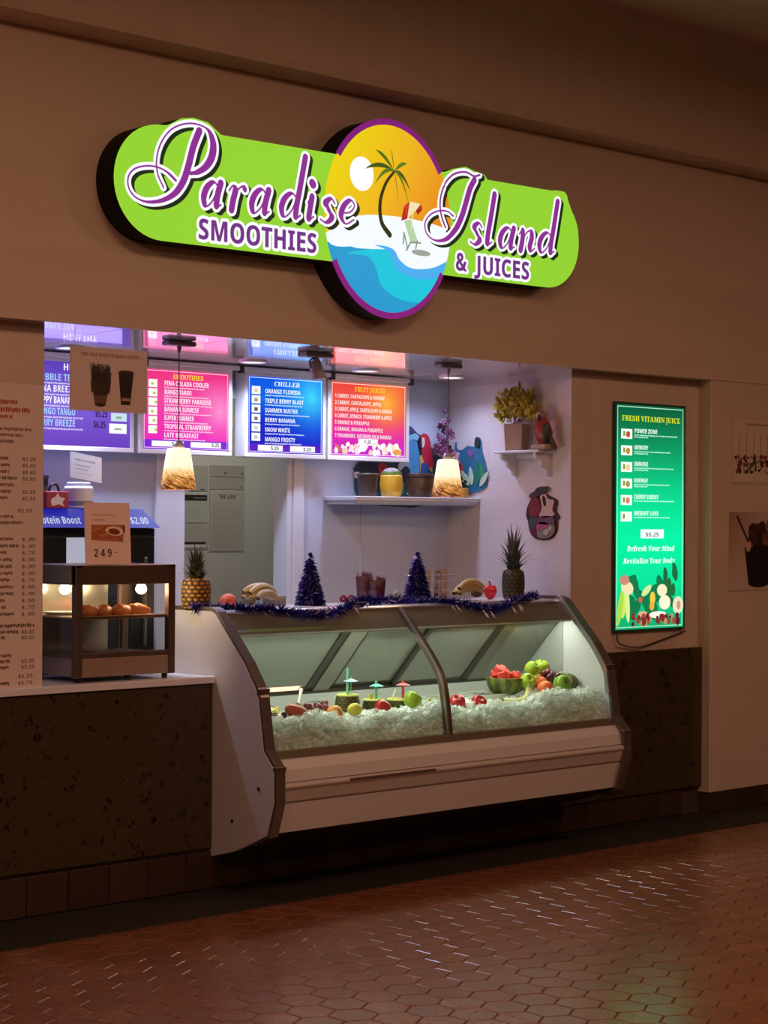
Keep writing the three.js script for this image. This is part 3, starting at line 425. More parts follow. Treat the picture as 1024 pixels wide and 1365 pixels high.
{
  const t = thing('wall_poster', 'dark drink poster with a tilted straw on the right pillar', 'poster', [2.758, 1.222, 0.087]);
  sheet('printed_sheet', 0.44, 0.44, 0.004, M(0xffffff, 0.6, 0, { map: canvas(440, 440, (x, w, h) => {
    x.fillStyle = '#c2aea2'; x.fillRect(0, 0, w, h); const g = x.createLinearGradient(0, 0, w, h); g.addColorStop(0, 'rgba(110,70,60,.55)'); g.addColorStop(0.5, 'rgba(150,100,80,0)'); x.fillStyle = g; x.fillRect(0, 0, w, h);
    x.strokeStyle = '#2a100a'; x.lineWidth = 16; x.beginPath(); x.moveTo(w * 0.17, h * 0.05); x.lineTo(w * 0.5, h * 0.5); x.stroke();
    for (let i = 0; i < 60; i++) { x.fillStyle = ['#3a120c', '#4a1a10', '#7a4a3a', '#2a0c08'][i % 4]; x.globalAlpha = 0.7; x.beginPath(); x.arc(w * rr(0.45, 0.9), h * rr(0.16, 0.5), w * rr(0.03, 0.08), 0, 7); x.fill(); } x.globalAlpha = 1;
    x.fillStyle = '#170806'; x.beginPath(); x.moveTo(w * 0.33, h * 0.45); x.lineTo(w * 0.95, h * 0.42); x.lineTo(w * 0.86, h * 0.93); x.quadraticCurveTo(w * 0.62, h, w * 0.42, h * 0.93); x.fill(); x.fillStyle = '#c8a48e'; x.beginPath(); x.ellipse(w * 0.42, h * 0.44, w * 0.05, h * 0.07, 0.5, 0, 7); x.fill();
  }) }), paperEdge, t, [0, 0.22, 0]);
}
{
  const t = thing('wall_poster', 'pale poster with red and green fruit drawings, above the drink poster on the right pillar', 'poster', [2.79, 1.822, 0.087]);
  sheet('printed_sheet', 0.46, 0.375, 0.004, M(0xffffff, 0.6, 0, { map: canvas(500, 408, (x, w, h) => {
    x.fillStyle = '#cdbdae'; x.fillRect(0, 0, w, h); x.strokeStyle = '#a58e7e'; x.lineWidth = 3; x.strokeRect(6, 6, w - 12, h - 12); scribble(x, w * 0.3, h * 0.1, w * 0.5, 14, '#8a6454');
    for (let k = 0; k < 6; k++) { const cx = w * (0.14 + k * 0.15); for (let i = 0; i < 26; i++) { x.fillStyle = (k % 3 === 2 ? ['#2c3a1c', '#3a4424', '#4a2a1c'] : ['#5a1a14', '#3a120c', '#7a3a28'])[i % 3]; x.beginPath(); x.arc(cx + rr(-30, 30), h * rr(0.58, 0.84), rr(3, 13), 0, 7); x.fill(); } x.strokeStyle = '#5a3a2c'; x.lineWidth = 5; x.beginPath(); x.moveTo(cx, h * 0.7); x.lineTo(cx + rr(-8, 10), h * 0.26); x.stroke(); }
  }) }), paperEdge, t, [0, 0.188, 0]);
}

// ───────── lamps inside the shop ─────────
const steel = M([0.42, 0.4, 0.38], 0.32, 0.85), darkSteel = M([0.16, 0.12, 0.1], 0.38, 0.7), cream = M([0.66, 0.58, 0.52], 0.45), blackPlastic = M([0.012, 0.012, 0.014], 0.45);
{
  [[-1.35, 'recessed ceiling spot at the left of the shop, above the purple board'], [-0.3, 'recessed ceiling spot above the pink menu board'], [0.44, 'recessed ceiling spot beside the gun-shaped spotlight'], [1.06, 'recessed ceiling spot next to the right pendant canopy']].forEach(([x, label]) => {
    const t = thing('recessed_light', label, 'ceiling light', [x, 2.364, -0.62]);
    part('trim_ring', new THREE.TorusGeometry(0.062, 0.007, 8, 32).rotateX(Math.PI / 2), frameWhite, t);
    part('lens', lathe([[0, 0.003], [0.03, 0.001], [0.056, -0.002], [0.058, 0.004]], 32), glow([0.92, 0.9, 1], 2.2), t);
    const s = new THREE.SpotLight(new THREE.Color().setRGB(...DOWN.color), DOWN.cd * (x > 1 ? 0.5 : x < -1 ? 2 : x < 0 ? 1.4 : 1), 0, 1.25, 0.9, 2); s.position.set(0, -0.012, 0); s.target.position.set(0, -1, 0.02); s.castShadow = true; s.shadow.radius = 2.2; t.add(s, s.target);
  });
}
const shadeTex = canvas(512, 256, (x, w, h) => {
  const g = x.createLinearGradient(0, 0, 0, h); g.addColorStop(0, '#fff3dc'); g.addColorStop(0.5, '#fff0d0'); g.addColorStop(0.72, '#efbe74'); g.addColorStop(1, '#c98442'); x.fillStyle = g; x.fillRect(0, 0, w, h);
  for (let i = 0; i < 420; i++) { const a = rnd() * w * 1.1 - 20, t = Math.pow(rnd(), 0.6), b = h * (0.5 + 0.5 * t); x.strokeStyle = ['#6a3a12', '#8a5018', '#4a240c', '#a8702a', '#c89048'][Math.floor(rnd() * 5)]; x.globalAlpha = 0.35 + 0.6 * t; x.lineWidth = rr(2, 8) * (0.3 + t); x.beginPath(); x.moveTo(a, b); x.quadraticCurveTo(a + 14, b + 8, a + rr(24, 60), b + rr(12, 40)); x.stroke(); }
});
function pendant(pos, label) {
  const t = thing('pendant_lamp', label, 'lamp', pos);
  part('shade', lathe([...Array.from({ length: 13 }, (_, i) => [0.079 - 0.027 * i / 12, 0.172 * i / 12]), [0.046, 0.18], [0.024, 0.182]], 40), M([0.5, 0.42, 0.3], 0.3, 0, { emissive: 0xffffff, emissiveMap: shadeTex, emissiveIntensity: 1.05, map: shadeTex }), t);
  part('socket', lathe([[0, 0.215], [0.014, 0.213], [0.022, 0.2], [0.028, 0.178], [0, 0.178]], 20), M([0.5, 0.46, 0.44], 0.35, 0.6), t);
  part('bulb', blob(0.022, 14, () => 1).translate(0, 0.1, 0), glow([1, 0.8, 0.5], 3), t);
  const top = 2.379 - pos[1];
  part('cord', bar([0, 0.21, 0], [0, top - 0.02, 0], 0.0028), M([0.2, 0.16, 0.17], 0.5), t);
  part('canopy', [rbox(-0.075, 0.075, top - 0.022, top, -0.03, 0.03, 0.008), lathe([[0, top - 0.05], [0.006, top - 0.05], [0.011, top - 0.022]], 14)], M([0.34, 0.29, 0.29], 0.45, 0.3), t);
  const l = new THREE.PointLight(new THREE.Color().setRGB(1, 0.72, 0.42), 0.14, 0, 2); l.position.set(0, 0.1, 0); l.castShadow = true; t.add(l);
  return t;
}
pendant([-1.102, 1.732, -0.15], 'glowing pendant lamp with amber streaked glass in front of the pink menu board');
pendant([0.563, 1.725, -0.15], 'glowing pendant lamp with amber streaked glass in front of the parrot shelf');
{
  const t = thing('spotlight', 'grey gun-shaped ceiling spotlight in front of the blue menu board', 'spotlight', [-0.31, 2.256, -0.15]);
  const g = M([0.3, 0.26, 0.28], 0.45, 0.3);
  part('canopy', rbox(-0.085, 0.085, 0.1, 0.124, -0.035, 0.035, 0.008), g, t);
  part('stem', bar([-0.01, 0.108, 0], [-0.006, 0.08, 0], 0.008), g, t);
  part('body', [bar([-0.012, 0.088, 0], [0.012, 0.012, 0.01], 0.027, 0.034, 20), bar([0.012, 0.012, 0.01], [0.0135, 0.0, 0.0115], 0.036, 0.036, 20)], g, t);
  part('yoke', tube([[-0.034, 0.05, 0.004], [-0.034, 0.085, 0], [0, 0.1, 0], [0.026, 0.085, 0], [0.03, 0.06, 0.004]], 0.004, 20, 6), M([0.06, 0.05, 0.06], 0.5), t);
}

// ───────── doorway room: notices and dispenser ─────────
const noticePaper = (draw, w, h, bg = '#b6b0a4') => M(0xffffff, 0.8, 0, { map: canvas(w, h, (x) => { x.fillStyle = bg; x.fillRect(0, 0, w, h); draw(x, w, h); }) });
const lines = (x, w, h, y0, y1, n, c = '#8d877c') => { for (let i = 0; i < n; i++) scribble(x, w * 0.08, y0 * h + i * (y1 - y0) * h / n, w * rr(0.6, 0.84), h * 0.011, c); };
{
  const N = [
    ['large grey notice headed THE LAW on the wall behind the doorway', 0.444, 0.692, 1.425, 1.762, (x, w, h) => { fitText(x, 'THE LAW', w * 0.26, h * 0.13, w * 0.48, 'bold 40px sans-serif', '#2c2824'); lines(x, w, h, 0.2, 0.95, 22); }, '#aaa498'],
    ['short grey notice directly above the one headed THE LAW', 0.444, 0.692, 1.772, 1.836, (x, w, h) => { lines(x, w, h, 0.2, 0.9, 4); fitText(x, 'PAY', w * 0.86, h * 0.9, w * 0.07, 'bold 20px sans-serif', '#4a443c'); }, '#9d978c'],
    ['grey notice with two black headings, topmost on the wall behind the doorway', 0.444, 0.692, 1.842, 1.905, (x, w, h) => { lines(x, w, h, 0.3, 0.9, 3, '#6d675c'); x.fillStyle = '#3a342c'; x.fillRect(w * 0.4, h * 0.62, w * 0.08, h * 0.14); x.fillRect(w * 0.9, h * 0.66, w * 0.06, h * 0.12); }, '#98928a'],
    ['notice with a black title bar left of the one headed THE LAW', 0.262, 0.432, 1.585, 1.745, (x, w, h) => { x.fillStyle = '#1b1614'; x.fillRect(w * 0.04, h * 0.05, w * 0.92, h * 0.2); scribble(x, w * 0.42, h * 0.13, w * 0.48, h * 0.05, '#8d867c'); lines(x, w, h, 0.34, 0.95, 8); }, '#b0aca0'],
    ['pale notice near the left pineapple crown with a black foot bar', 0.262, 0.432, 1.44, 1.575, (x, w, h) => { lines(x, w, h, 0.1, 0.6, 5); x.fillStyle = '#1b1614'; x.fillRect(w * 0.04, h * 0.72, w * 0.86, h * 0.1); x.fillStyle = '#d6d2c8'; x.fillRect(w * 0.04, h * 0.84, w * 0.86, h * 0.08); }, '#a9a498'],
    ['narrow grey notice beside the left pendant shade', 0.3, 0.432, 1.76, 1.9, (x, w, h) => { lines(x, w, h, 0.1, 0.85, 7); x.fillStyle = '#3a342c'; x.fillRect(w * 0.6, h * 0.92, w * 0.2, h * 0.05); }, '#a39d92'],
  ];
  N.forEach(([label, x0, x1, y0, y1, draw, bg]) => { const t = thing('wall_notice', label, 'notice', [(x0 + x1) / 2, y0, -1.897]); sheet('printed_sheet', x1 - x0, y1 - y0, 0.004, noticePaper(draw, 300, Math.round(300 * (y1 - y0) / (x1 - x0)), bg), paperEdge, t, [0, (y1 - y0) / 2, 0]); });
  const d = thing('wall_dispenser', 'small grey paper dispenser on the wall at the right of the doorway', 'dispenser', [0.955, 1.452, -1.9]);
  part('housing', rbox(-0.045, 0.05, 0, 0.108, 0, 0.07, 0.012, 3), M([0.34, 0.31, 0.3], 0.45, 0.2), d);
  part('window', rbox(0.012, 0.032, 0.058, 0.08, 0.066, 0.073, 0.002), blackPlastic, d); part('slot', rbox(0.012, 0.04, 0.02, 0.04, 0.066, 0.073, 0.002), blackPlastic, d); part('seam', rbox(-0.045, 0.05, 0.05, 0.053, 0.067, 0.0715, 0.001), M([0.18, 0.16, 0.16], 0.5), d);
}
// ───────── drink cooler with its blue topper, and what stands on it ─────────
{
  const t = thing('drink_cooler', 'black drink cooler with a blue protein boost topper behind the pastry warmer', 'cooler', [-1.42, 0.93, -0.66]);
  const zf = 0.14;
  part('body', [box(-0.55, -0.06, 0, 0.63, -0.16, 0.1), box(0.36, 0.467, 0, 0.63, -0.16, 0.1), box(-0.06, 0.36, 0, 0.2, -0.16, 0.1), box(-0.55, 0.467, 0.6, 0.632, -0.16, 0.1), box(-0.06, 0.36, 0.2, 0.6, -0.16, -0.15)], blackPlastic, t);
  part('plinth', box(-0.55, 0.467, -0.93, 0, -0.16, 0.12), blackPlastic, t);
  part('door_frame', [rbox(-0.55, 0.467, 0.592, 0.63, 0.1, zf, 0.004), rbox(-0.55, -0.01, 0, 0.592, 0.1, zf, 0.004), rbox(0.33, 0.467, 0, 0.592, 0.1, zf, 0.004), rbox(-0.01, 0.33, 0, 0.3, 0.1, zf, 0.004)], M([0.01, 0.01, 0.012], 0.3), t);
  part('lit_back', box(-0.05, 0.35, 0.3, 0.585, -0.149, -0.145), M([0.5, 0.5, 0.55], 0.6, 0, { emissive: new THREE.Color().setRGB(0.42, 0.43, 0.52), emissiveIntensity: 1 }), t);
  part('glass', box(-0.012, 0.332, 0.298, 0.594, 0.118, 0.121), M(0xffffff, 0.03, 0, { physical: true, transmission: 1, thickness: 0 }), t);
  part('shelf', box(-0.05, 0.35, 0.41, 0.416, -0.145, 0.09), M([0.3, 0.3, 0.32], 0.4, 0.4), t);
  part('handle', rbox(0.4, 0.414, 0.1, 0.5, zf, zf + 0.02, 0.005), M([0.25, 0.24, 0.24], 0.3, 0.7), t);
  const face = [[zf - 0.02, 0.715], [zf - 0.08, 0.715], [-0.1, 0.64], [-0.1, 0.632], [zf + 0.05, 0.632]];
  // topper: a wedge with a sloped printed face and slanting right end
  const w0 = -0.55, tp = 0.413, bt = 0.462, zb = zf + 0.05, zt = zf - 0.02, y0 = 0.632, y1 = 0.716;
  const q = [[w0, y0, zb], [bt, y0, zb], [tp, y1, zt], [w0, y1, zt], [w0, y0, -0.1], [bt, y0, -0.1], [tp, y1, -0.1], [w0, y1, -0.1]];
  const tri = (ids) => { const g = new THREE.BufferGeometry(); g.setAttribute('position', new THREE.Float32BufferAttribute(ids.flatMap((i) => q[i]), 3)); g.computeVertexNormals(); return fitUV(g, w0, y0, bt - w0, y1 - y0); };
  const blue = M([0.01, 0.03, 0.4], 0.4);
  const topper = part('topper', tri([1, 5, 6, 1, 6, 2, 3, 2, 6, 3, 6, 7, 0, 4, 5, 0, 5, 1, 4, 0, 3, 4, 3, 7, 4, 7, 6, 4, 6, 5]), blue, t);
  part('lettered_face', tri([0, 1, 2, 0, 2, 3]), M([0.02, 0.02, 0.02], 0.4, 0, { emissive: 0xffffff, emissiveIntensity: 0.7, emissiveMap: canvas(1200, 120, (x, w, h) => { x.fillStyle = '#0a22b8'; x.fillRect(0, 0, w, h); x.save(); x.transform(1, 0, -0.14, 1, 10, 0); fitText(x, 'Protein Boost', w * 0.355, h * 0.78, w * 0.235, 'bold 60px sans-serif', '#dfe6ff'); fitText(x, '$2.00', w * 0.852, h * 0.78, w * 0.1, 'bold 60px sans-serif', '#dfe6ff'); x.restore(); }) }), topper);
}
{
  const bottle = thing('drink_bottle', 'small white bottle standing inside the lit drink cooler', 'bottle', [-1.33, 1.23, -0.62]);
  part('body', lathe([[0, 0], [0.026, 0], [0.028, 0.01], [0.028, 0.07], [0.012, 0.1], [0.012, 0.115], [0, 0.115]], 18), M([0.7, 0.7, 0.72], 0.3), bottle); part('cap', lathe([[0, 0.115], [0.015, 0.115], [0.015, 0.13], [0, 0.13]], 14), M([0.05, 0.06, 0.2], 0.4), bottle);
  copy(bottle, [-1.15, 1.346, -0.62], 'small white bottle on the upper shelf of the lit drink cooler');
  const j = thing('white_tub', 'round white plastic tub with a lid on top of the drink cooler', 'tub', [-1.315, 1.646, -0.6]);
  part('body', lathe([[0, 0], [0.062, 0], [0.066, 0.006], [0.066, 0.088], [0.06, 0.1], [0, 0.1]], 32), M([0.6, 0.61, 0.68], 0.35), j); part('lid', lathe([[0, 0.118], [0.05, 0.118], [0.054, 0.112], [0.054, 0.098], [0, 0.098]], 32), M([0.66, 0.67, 0.72], 0.35), j); part('label_band', lathe([[0.0665, 0.014], [0.0668, 0.02], [0.0668, 0.03], [0.0665, 0.034]], 32), M([0.2, 0.22, 0.3], 0.5), j);
  const p = thing('paper_sign', 'tilted white paper sign leaning on the white tub above the cooler', 'sign', [-1.325, 1.772, -0.53]);
  const sg = sheet('printed_sheet', 0.165, 0.12, 0.002, noticePaper((x, w, h) => { fitText(x, 'THANK YOU FOR WAITING', w * 0.14, h * 0.3, w * 0.66, 'bold 24px sans-serif', '#5a6078'); scribble(x, w * 0.16, h * 0.45, w * 0.46, h * 0.05, '#8288a0'); scribble(x, w * 0.2, h * 0.6, w * 0.34, h * 0.05, '#8a90a8'); scribble(x, w * 0.2, h * 0.76, w * 0.5, h * 0.03, '#aab0c4'); }, 330, 240, '#d5dae8'), paperEdge, p, [0, 0.057, 0]); sg.rotation.set(-0.25, 0, -0.16);
  const r = thing('fruit_carton', 'red carton printed with a white fruit shape at the left of the cooler top', 'carton', [-1.475, 1.646, -0.58]);
  part('carton', rbox(-0.06, 0.058, 0, 0.075, -0.06, 0.055, 0.006), M([0.35, 0.02, 0.05], 0.45), r);
  const leafPts = smooth([[-0.03, 0.012], [-0.034, 0.04], [-0.012, 0.052], [0, 0.066], [0.01, 0.05], [0.036, 0.044], [0.024, 0.026], [0.034, 0.01], [0.006, 0.018]], 40); part('printed_shape', extrude(leafPts, 0.001).translate(0.0, 0, 0.0555), M([0.75, 0.7, 0.72], 0.6), r);
  part('handle', tube([[-0.01, 0.07, 0], [0.0, 0.1, 0], [0.03, 0.105, 0], [0.045, 0.07, 0]], 0.006, 20, 8), blackPlastic, r);
  const k = thing('black_box', 'small black box behind the red carton on the cooler', 'box', [-1.5, 1.646, -0.71]); part('box', rbox(-0.045, 0.065, 0, 0.145, -0.045, 0.05, 0.004), blackPlastic, k); part('lid', rbox(-0.047, 0.067, 0.13, 0.148, -0.047, 0.052, 0.003), M([0.03, 0.03, 0.035], 0.4), k);
}
// ───────── pastry warmer on the counter ─────────
{
  const x0 = -1.725, x1 = -1.215, W = x1 - x0, D = 0.37, H = 0.485, t = thing('pastry_warmer', 'steel and glass pastry warmer with a bright bulb on the white counter', 'warmer', [(x0 + x1) / 2, 0.925, -0.2]);
  const h = W / 2, d = D / 2, brown = M([0.2, 0.13, 0.1], 0.32, 0.75), tan = M([0.42, 0.32, 0.26], 0.4, 0.5), green = M([0.28, 0.25, 0.18], 0.35, 0.6), gl = M([0.95, 0.97, 0.95], 0.03, 0, { physical: true, transmission: 1, thickness: 0 });
  for (const [sx, sz] of [[-1, 1], [1, 1], [-1, -1], [1, -1]]) part('foot', lathe([[0, 0], [0.011, 0], [0.014, 0.022], [0, 0.022]], 14), blackPlastic, t, [sx * (h - 0.035), 0, sz * (d - 0.03)]);
  part('foot', lathe([[0, 0], [0.011, 0], [0.014, 0.022], [0, 0.022]], 14), blackPlastic, t, [0.03, 0, d - 0.03]);
  for (const [sx, sz] of [[-1, 1], [1, 1], [-1, -1], [1, -1]]) part('corner_post', rbox(sx * h - (sx > 0 ? 0.036 : 0), sx * h + (sx < 0 ? 0.036 : 0), 0.02, H, sz * d - (sz > 0 ? 0.03 : 0), sz * d + (sz < 0 ? 0.03 : 0), 0.003), sx < 0 && sz > 0 ? darkSteel : brown, t);
  part('top_panel', rbox(-h, h, H - 0.082, H, -d, d, 0.004), brown, t);
  part('side_panel', rbox(-h - 0.002, -h + 0.004, H - 0.075, H - 0.004, -d + 0.03, d - 0.034, 0.001), green, t);
  part('base_panel', rbox(-h + 0.03, h - 0.03, 0.022, 0.1, -d + 0.004, d - 0.004, 0.003), tan, t);
  part('deck', rbox(-h + 0.02, h - 0.02, 0.1, 0.108, -d + 0.01, d - 0.01, 0.002), M([0.24, 0.19, 0.16], 0.35, 0.6), t);
  part('front_sill', rbox(-h + 0.034, h - 0.034, 0.1, 0.122, d - 0.022, d - 0.002, 0.002), darkSteel, t);
  part('shelf', rbox(-h + 0.03, h - 0.03, 0.262, 0.27, -d + 0.02, d - 0.02, 0.002), M([0.5, 0.36, 0.26], 0.4, 0.4), t);
  part('shelf_edge', rbox(-h + 0.03, h - 0.03, 0.258, 0.274, d - 0.026, d - 0.02, 0.002), M([0.3, 0.17, 0.1], 0.4, 0.4), t);
  for (const [n, g] of [['glass_pane', box(-h + 0.034, h - 0.034, 0.1, H - 0.08, d - 0.012, d - 0.008)], ['glass_pane', box(h - 0.012, h - 0.008, 0.1, H - 0.08, -d + 0.03, d - 0.03)], ['glass_pane', box(-h + 0.008, -h + 0.012, 0.1, H - 0.08, -d + 0.03, d - 0.03)]]) part(n, g, gl, t);
  const stile = M([0.32, 0.24, 0.2], 0.4, 0.5); for (const [a, b] of [[-h + 0.034, -h + 0.044], [-0.012, 0.012], [h - 0.044, h - 0.034]]) part('door_stile', box(a, b, 0.1, H - 0.08, -d + 0.006, -d + 0.022), stile, t);
  part('rear_glass', box(-h + 0.04, h - 0.1, 0.1, H - 0.08, -d + 0.012, -d + 0.015), M([0.5, 0.48, 0.42], 0.16, 0.75), t);
  for (const [bx, bz] of [[0.165, 0.06], [-0.13, -0.08]]) {
    part('bulb', blob(0.025, 16, (v) => (v.y < 0 ? 1 : 0.9)).translate(bx, H - 0.105, bz), glow([1, 0.82, 0.55], 14), t);
    part('bulb_holder', lathe([[0.014, H - 0.094], [0.016, H - 0.082], [0, H - 0.082]], 14).translate(bx, 0, bz), steel, t);
    const l = new THREE.PointLight(new THREE.Color().setRGB(1, 0.68, 0.38), bz > 0 ? 0.24 : 0.1, 0, 2); l.position.set(bx, H - 0.105, bz); l.castShadow = true; t.add(l);
  }
  // rolls, loaf shaped with a flaky ridge
  const crust = data(128, 128, (u, v) => { const n = 0.5 + 0.5 * noise.noise(u * 6, v * 14, 2), k = 0.75 + 0.25 * n; return [0.78 * k, 0.42 * k, 0.17 * k]; });
  const roll = thing('pastry_roll', 'golden baked roll, rightmost and palest on the warmer shelf', 'pastry', [-1.352, 1.195, -0.1], 'baked rolls in the warmer');
  part('crust', blob(1, 26, (v) => { const r = V(v.x * 0.066, Math.max(v.y, -0.55) * 0.03 * (1 + 0.12 * Math.cos(v.x * 14)) * (1 - 0.25 * v.x), v.z * 0.034); r.y += 0.0165; return r; }), M(0xffffff, 0.55, 0, { map: crust }), roll);
  part('sugar_glaze', blob(1, 18, (v) => V(v.x * 0.04, 0.036 + v.y * 0.012 - v.x * v.x * 0.006, v.z * 0.016)), M([0.55, 0.33, 0.14], 0.3), roll);
  copy(roll, [-1.44, 1.195, -0.09], 'golden baked roll, second from the right on the warmer shelf', undefined, 0.4);
  copy(roll, [-1.53, 1.195, -0.09], 'golden baked roll, third from the right on the warmer shelf', undefined, 0.7);
  copy(roll, [-1.62, 1.195, -0.08], 'golden baked roll, leftmost in the row of four on the warmer shelf', undefined, 0.2);
  const pl = thing('pastry_plate', 'white paper-lined plate on the rear left of the warmer shelf', 'plate', [-1.63, 1.195, -0.27]); part('plate', lathe([[0, 0], [0.05, 0], [0.07, 0.012], [0.072, 0.014], [0.05, 0.004], [0, 0.004]], 28), M([0.7, 0.66, 0.62], 0.4), pl); part('doily', lathe([[0, 0.005], [0.055, 0.006], [0.055, 0.008], [0, 0.007]], 24), M([0.8, 0.78, 0.75], 0.8), pl);
  const c = thing('price_card', 'cream price card reading 249 with a pastry picture, standing on the warmer', 'card', [-1.488, 1.41, -0.13]);
  const s = sheet('printed_card', 0.232, 0.26, 0.003, M(0xffffff, 0.6, 0, { map: canvas(464, 520, (x, w, h) => {
    x.fillStyle = '#eed6cc'; x.fillRect(0, 0, w, h); scribble(x, w * 0.16, h * 0.19, w * 0.5, 15, '#c79a86'); scribble(x, w * 0.14, h * 0.27, w * 0.32, 15, '#c79a86');
    x.fillStyle = '#b56a3c'; x.beginPath(); x.moveTo(w * 0.14, h * 0.36); x.lineTo(w * 0.86, h * 0.36); x.lineTo(w * 0.83, h * 0.64); x.lineTo(w * 0.13, h * 0.61); x.fill(); for (let i = 0; i < 30; i++) { x.fillStyle = ['#d08a50', '#a0502a', '#c8743e', '#8a3e20'][i % 4]; x.globalAlpha = 0.7; x.beginPath(); x.ellipse(w * rr(0.18, 0.8), h * rr(0.4, 0.6), w * rr(0.04, 0.12), h * 0.014, rr(-0.6, 0.6), 0, 7); x.fill(); } x.globalAlpha = 1;
    x.fillStyle = '#f0d6c0'; x.beginPath(); x.ellipse(w * 0.65, h * 0.46, w * 0.2, h * 0.075, 0.1, 0, 7); x.fill(); x.fillStyle = '#7a3a20'; x.beginPath(); x.ellipse(w * 0.64, h * 0.47, w * 0.13, h * 0.05, 0.1, 0, 7); x.fill(); x.fillStyle = '#4a1e10'; x.fillRect(w * 0.84, h * 0.37, w * 0.04, h * 0.12);
    x.font = 'bold 92px monospace'; x.fillStyle = '#4a251a'; fitText(x, '2 4 9', w * 0.18, h * 0.88, w * 0.4, 'bold 92px sans-serif', '#4a251a'); scribble(x, w * 0.62, h * 0.8, w * 0.06, 10, '#8a5a48');
  }) }), paperEdge, c, [0, 0.13, 0]); s.rotation.x = -0.06;
  part('easel_back', new THREE.BoxGeometry(0.06, 0.2, 0.003).rotateX(0.3).translate(0, 0.1, -0.05), paperEdge, c);
}

// ───────── back shelf: parrot cut-outs, pots, orchid ─────────
{
  const t = thing('wall_shelf', 'long white moulded shelf on the back wall under the orange menu board', 'shelf', [0.86, 1.685, -0.77]);
  part('board', rbox(-0.46, 0.453, 0.018, 0.04, -0.12, 0.12, 0.004), trimWhite, t);
  part('moulding', sweep([[-0.12, 0], [0.09, 0], [0.094, 0.006], [0.104, 0.008], [0.108, 0.018], [-0.12, 0.018]], -0.44, 0.453), trimWhite, t);
  part('fascia_bead', bar([-0.455, 0.036, 0.119], [0.453, 0.036, 0.119], 0.005), trimWhite, t);
}
const flat = (c) => M(c, 0.5);
// a cut-out figure: list of [name, points, colour, layer] given in metres, layered by 3 mm
function cutout(t, layers, base, turn = 0) {
  const g = new THREE.Group(); layers.forEach(([n, pts, c, k]) => { const e = extrude(smooth(pts, 48), 0.004, 0.0006).translate(0, 0, 0.001 + 0.0034 * k); if (turn) e.rotateY(turn); e.translate(...base); part(n, e, flat(c), t); });
}
const macaw = (x, y, s, f = 1) => [
  ['red_head', [[0, .2], [.03, .23], [.065, .22], [.085, .18], [.1, .1], [.11, .05], [.07, .04], [.03, .09], [.015, .15]].map(([a, b]) => [x + a * s * f, y + b * s]), '#c22240', 2],
  ['white_cheek', [[.008, .2], [.03, .205], [.035, .17], [.02, .15], [.01, .17]].map(([a, b]) => [x + a * s * f, y + b * s]), '#e8c8d0', 3],
  ['beak', [[-.012, .2], [.008, .21], [.012, .18], [.008, .14], [-.006, .16]].map(([a, b]) => [x + a * s * f, y + b * s]), '#241830', 3],
  ['yellow_wing', [[.005, .1], [.06, .1], [.1, .05], [.1, -.02], [.06, -.06], [.02, -.02]].map(([a, b]) => [x + a * s * f, y + b * s]), '#c8a866', 1],
  ['blue_tail', [[.02, .06], [.055, .06], [.075, 0], [.07, -.09], [.05, -.15], [.03, -.1], [.015, -.02]].map(([a, b]) => [x + a * s * f, y + b * s]), '#2c4f9c', 3],
];
const leaf = (x, y, l, w, a, c, k, n = 'leaf') => { const ca = Math.cos(a), sa = Math.sin(a); return [n, [[0, 0], [l * 0.4, w], [l, 0.1 * w], [l * 0.4, -w]].map(([p, q]) => [x + p * ca - q * sa, y + p * sa + q * ca]), c, k]; };
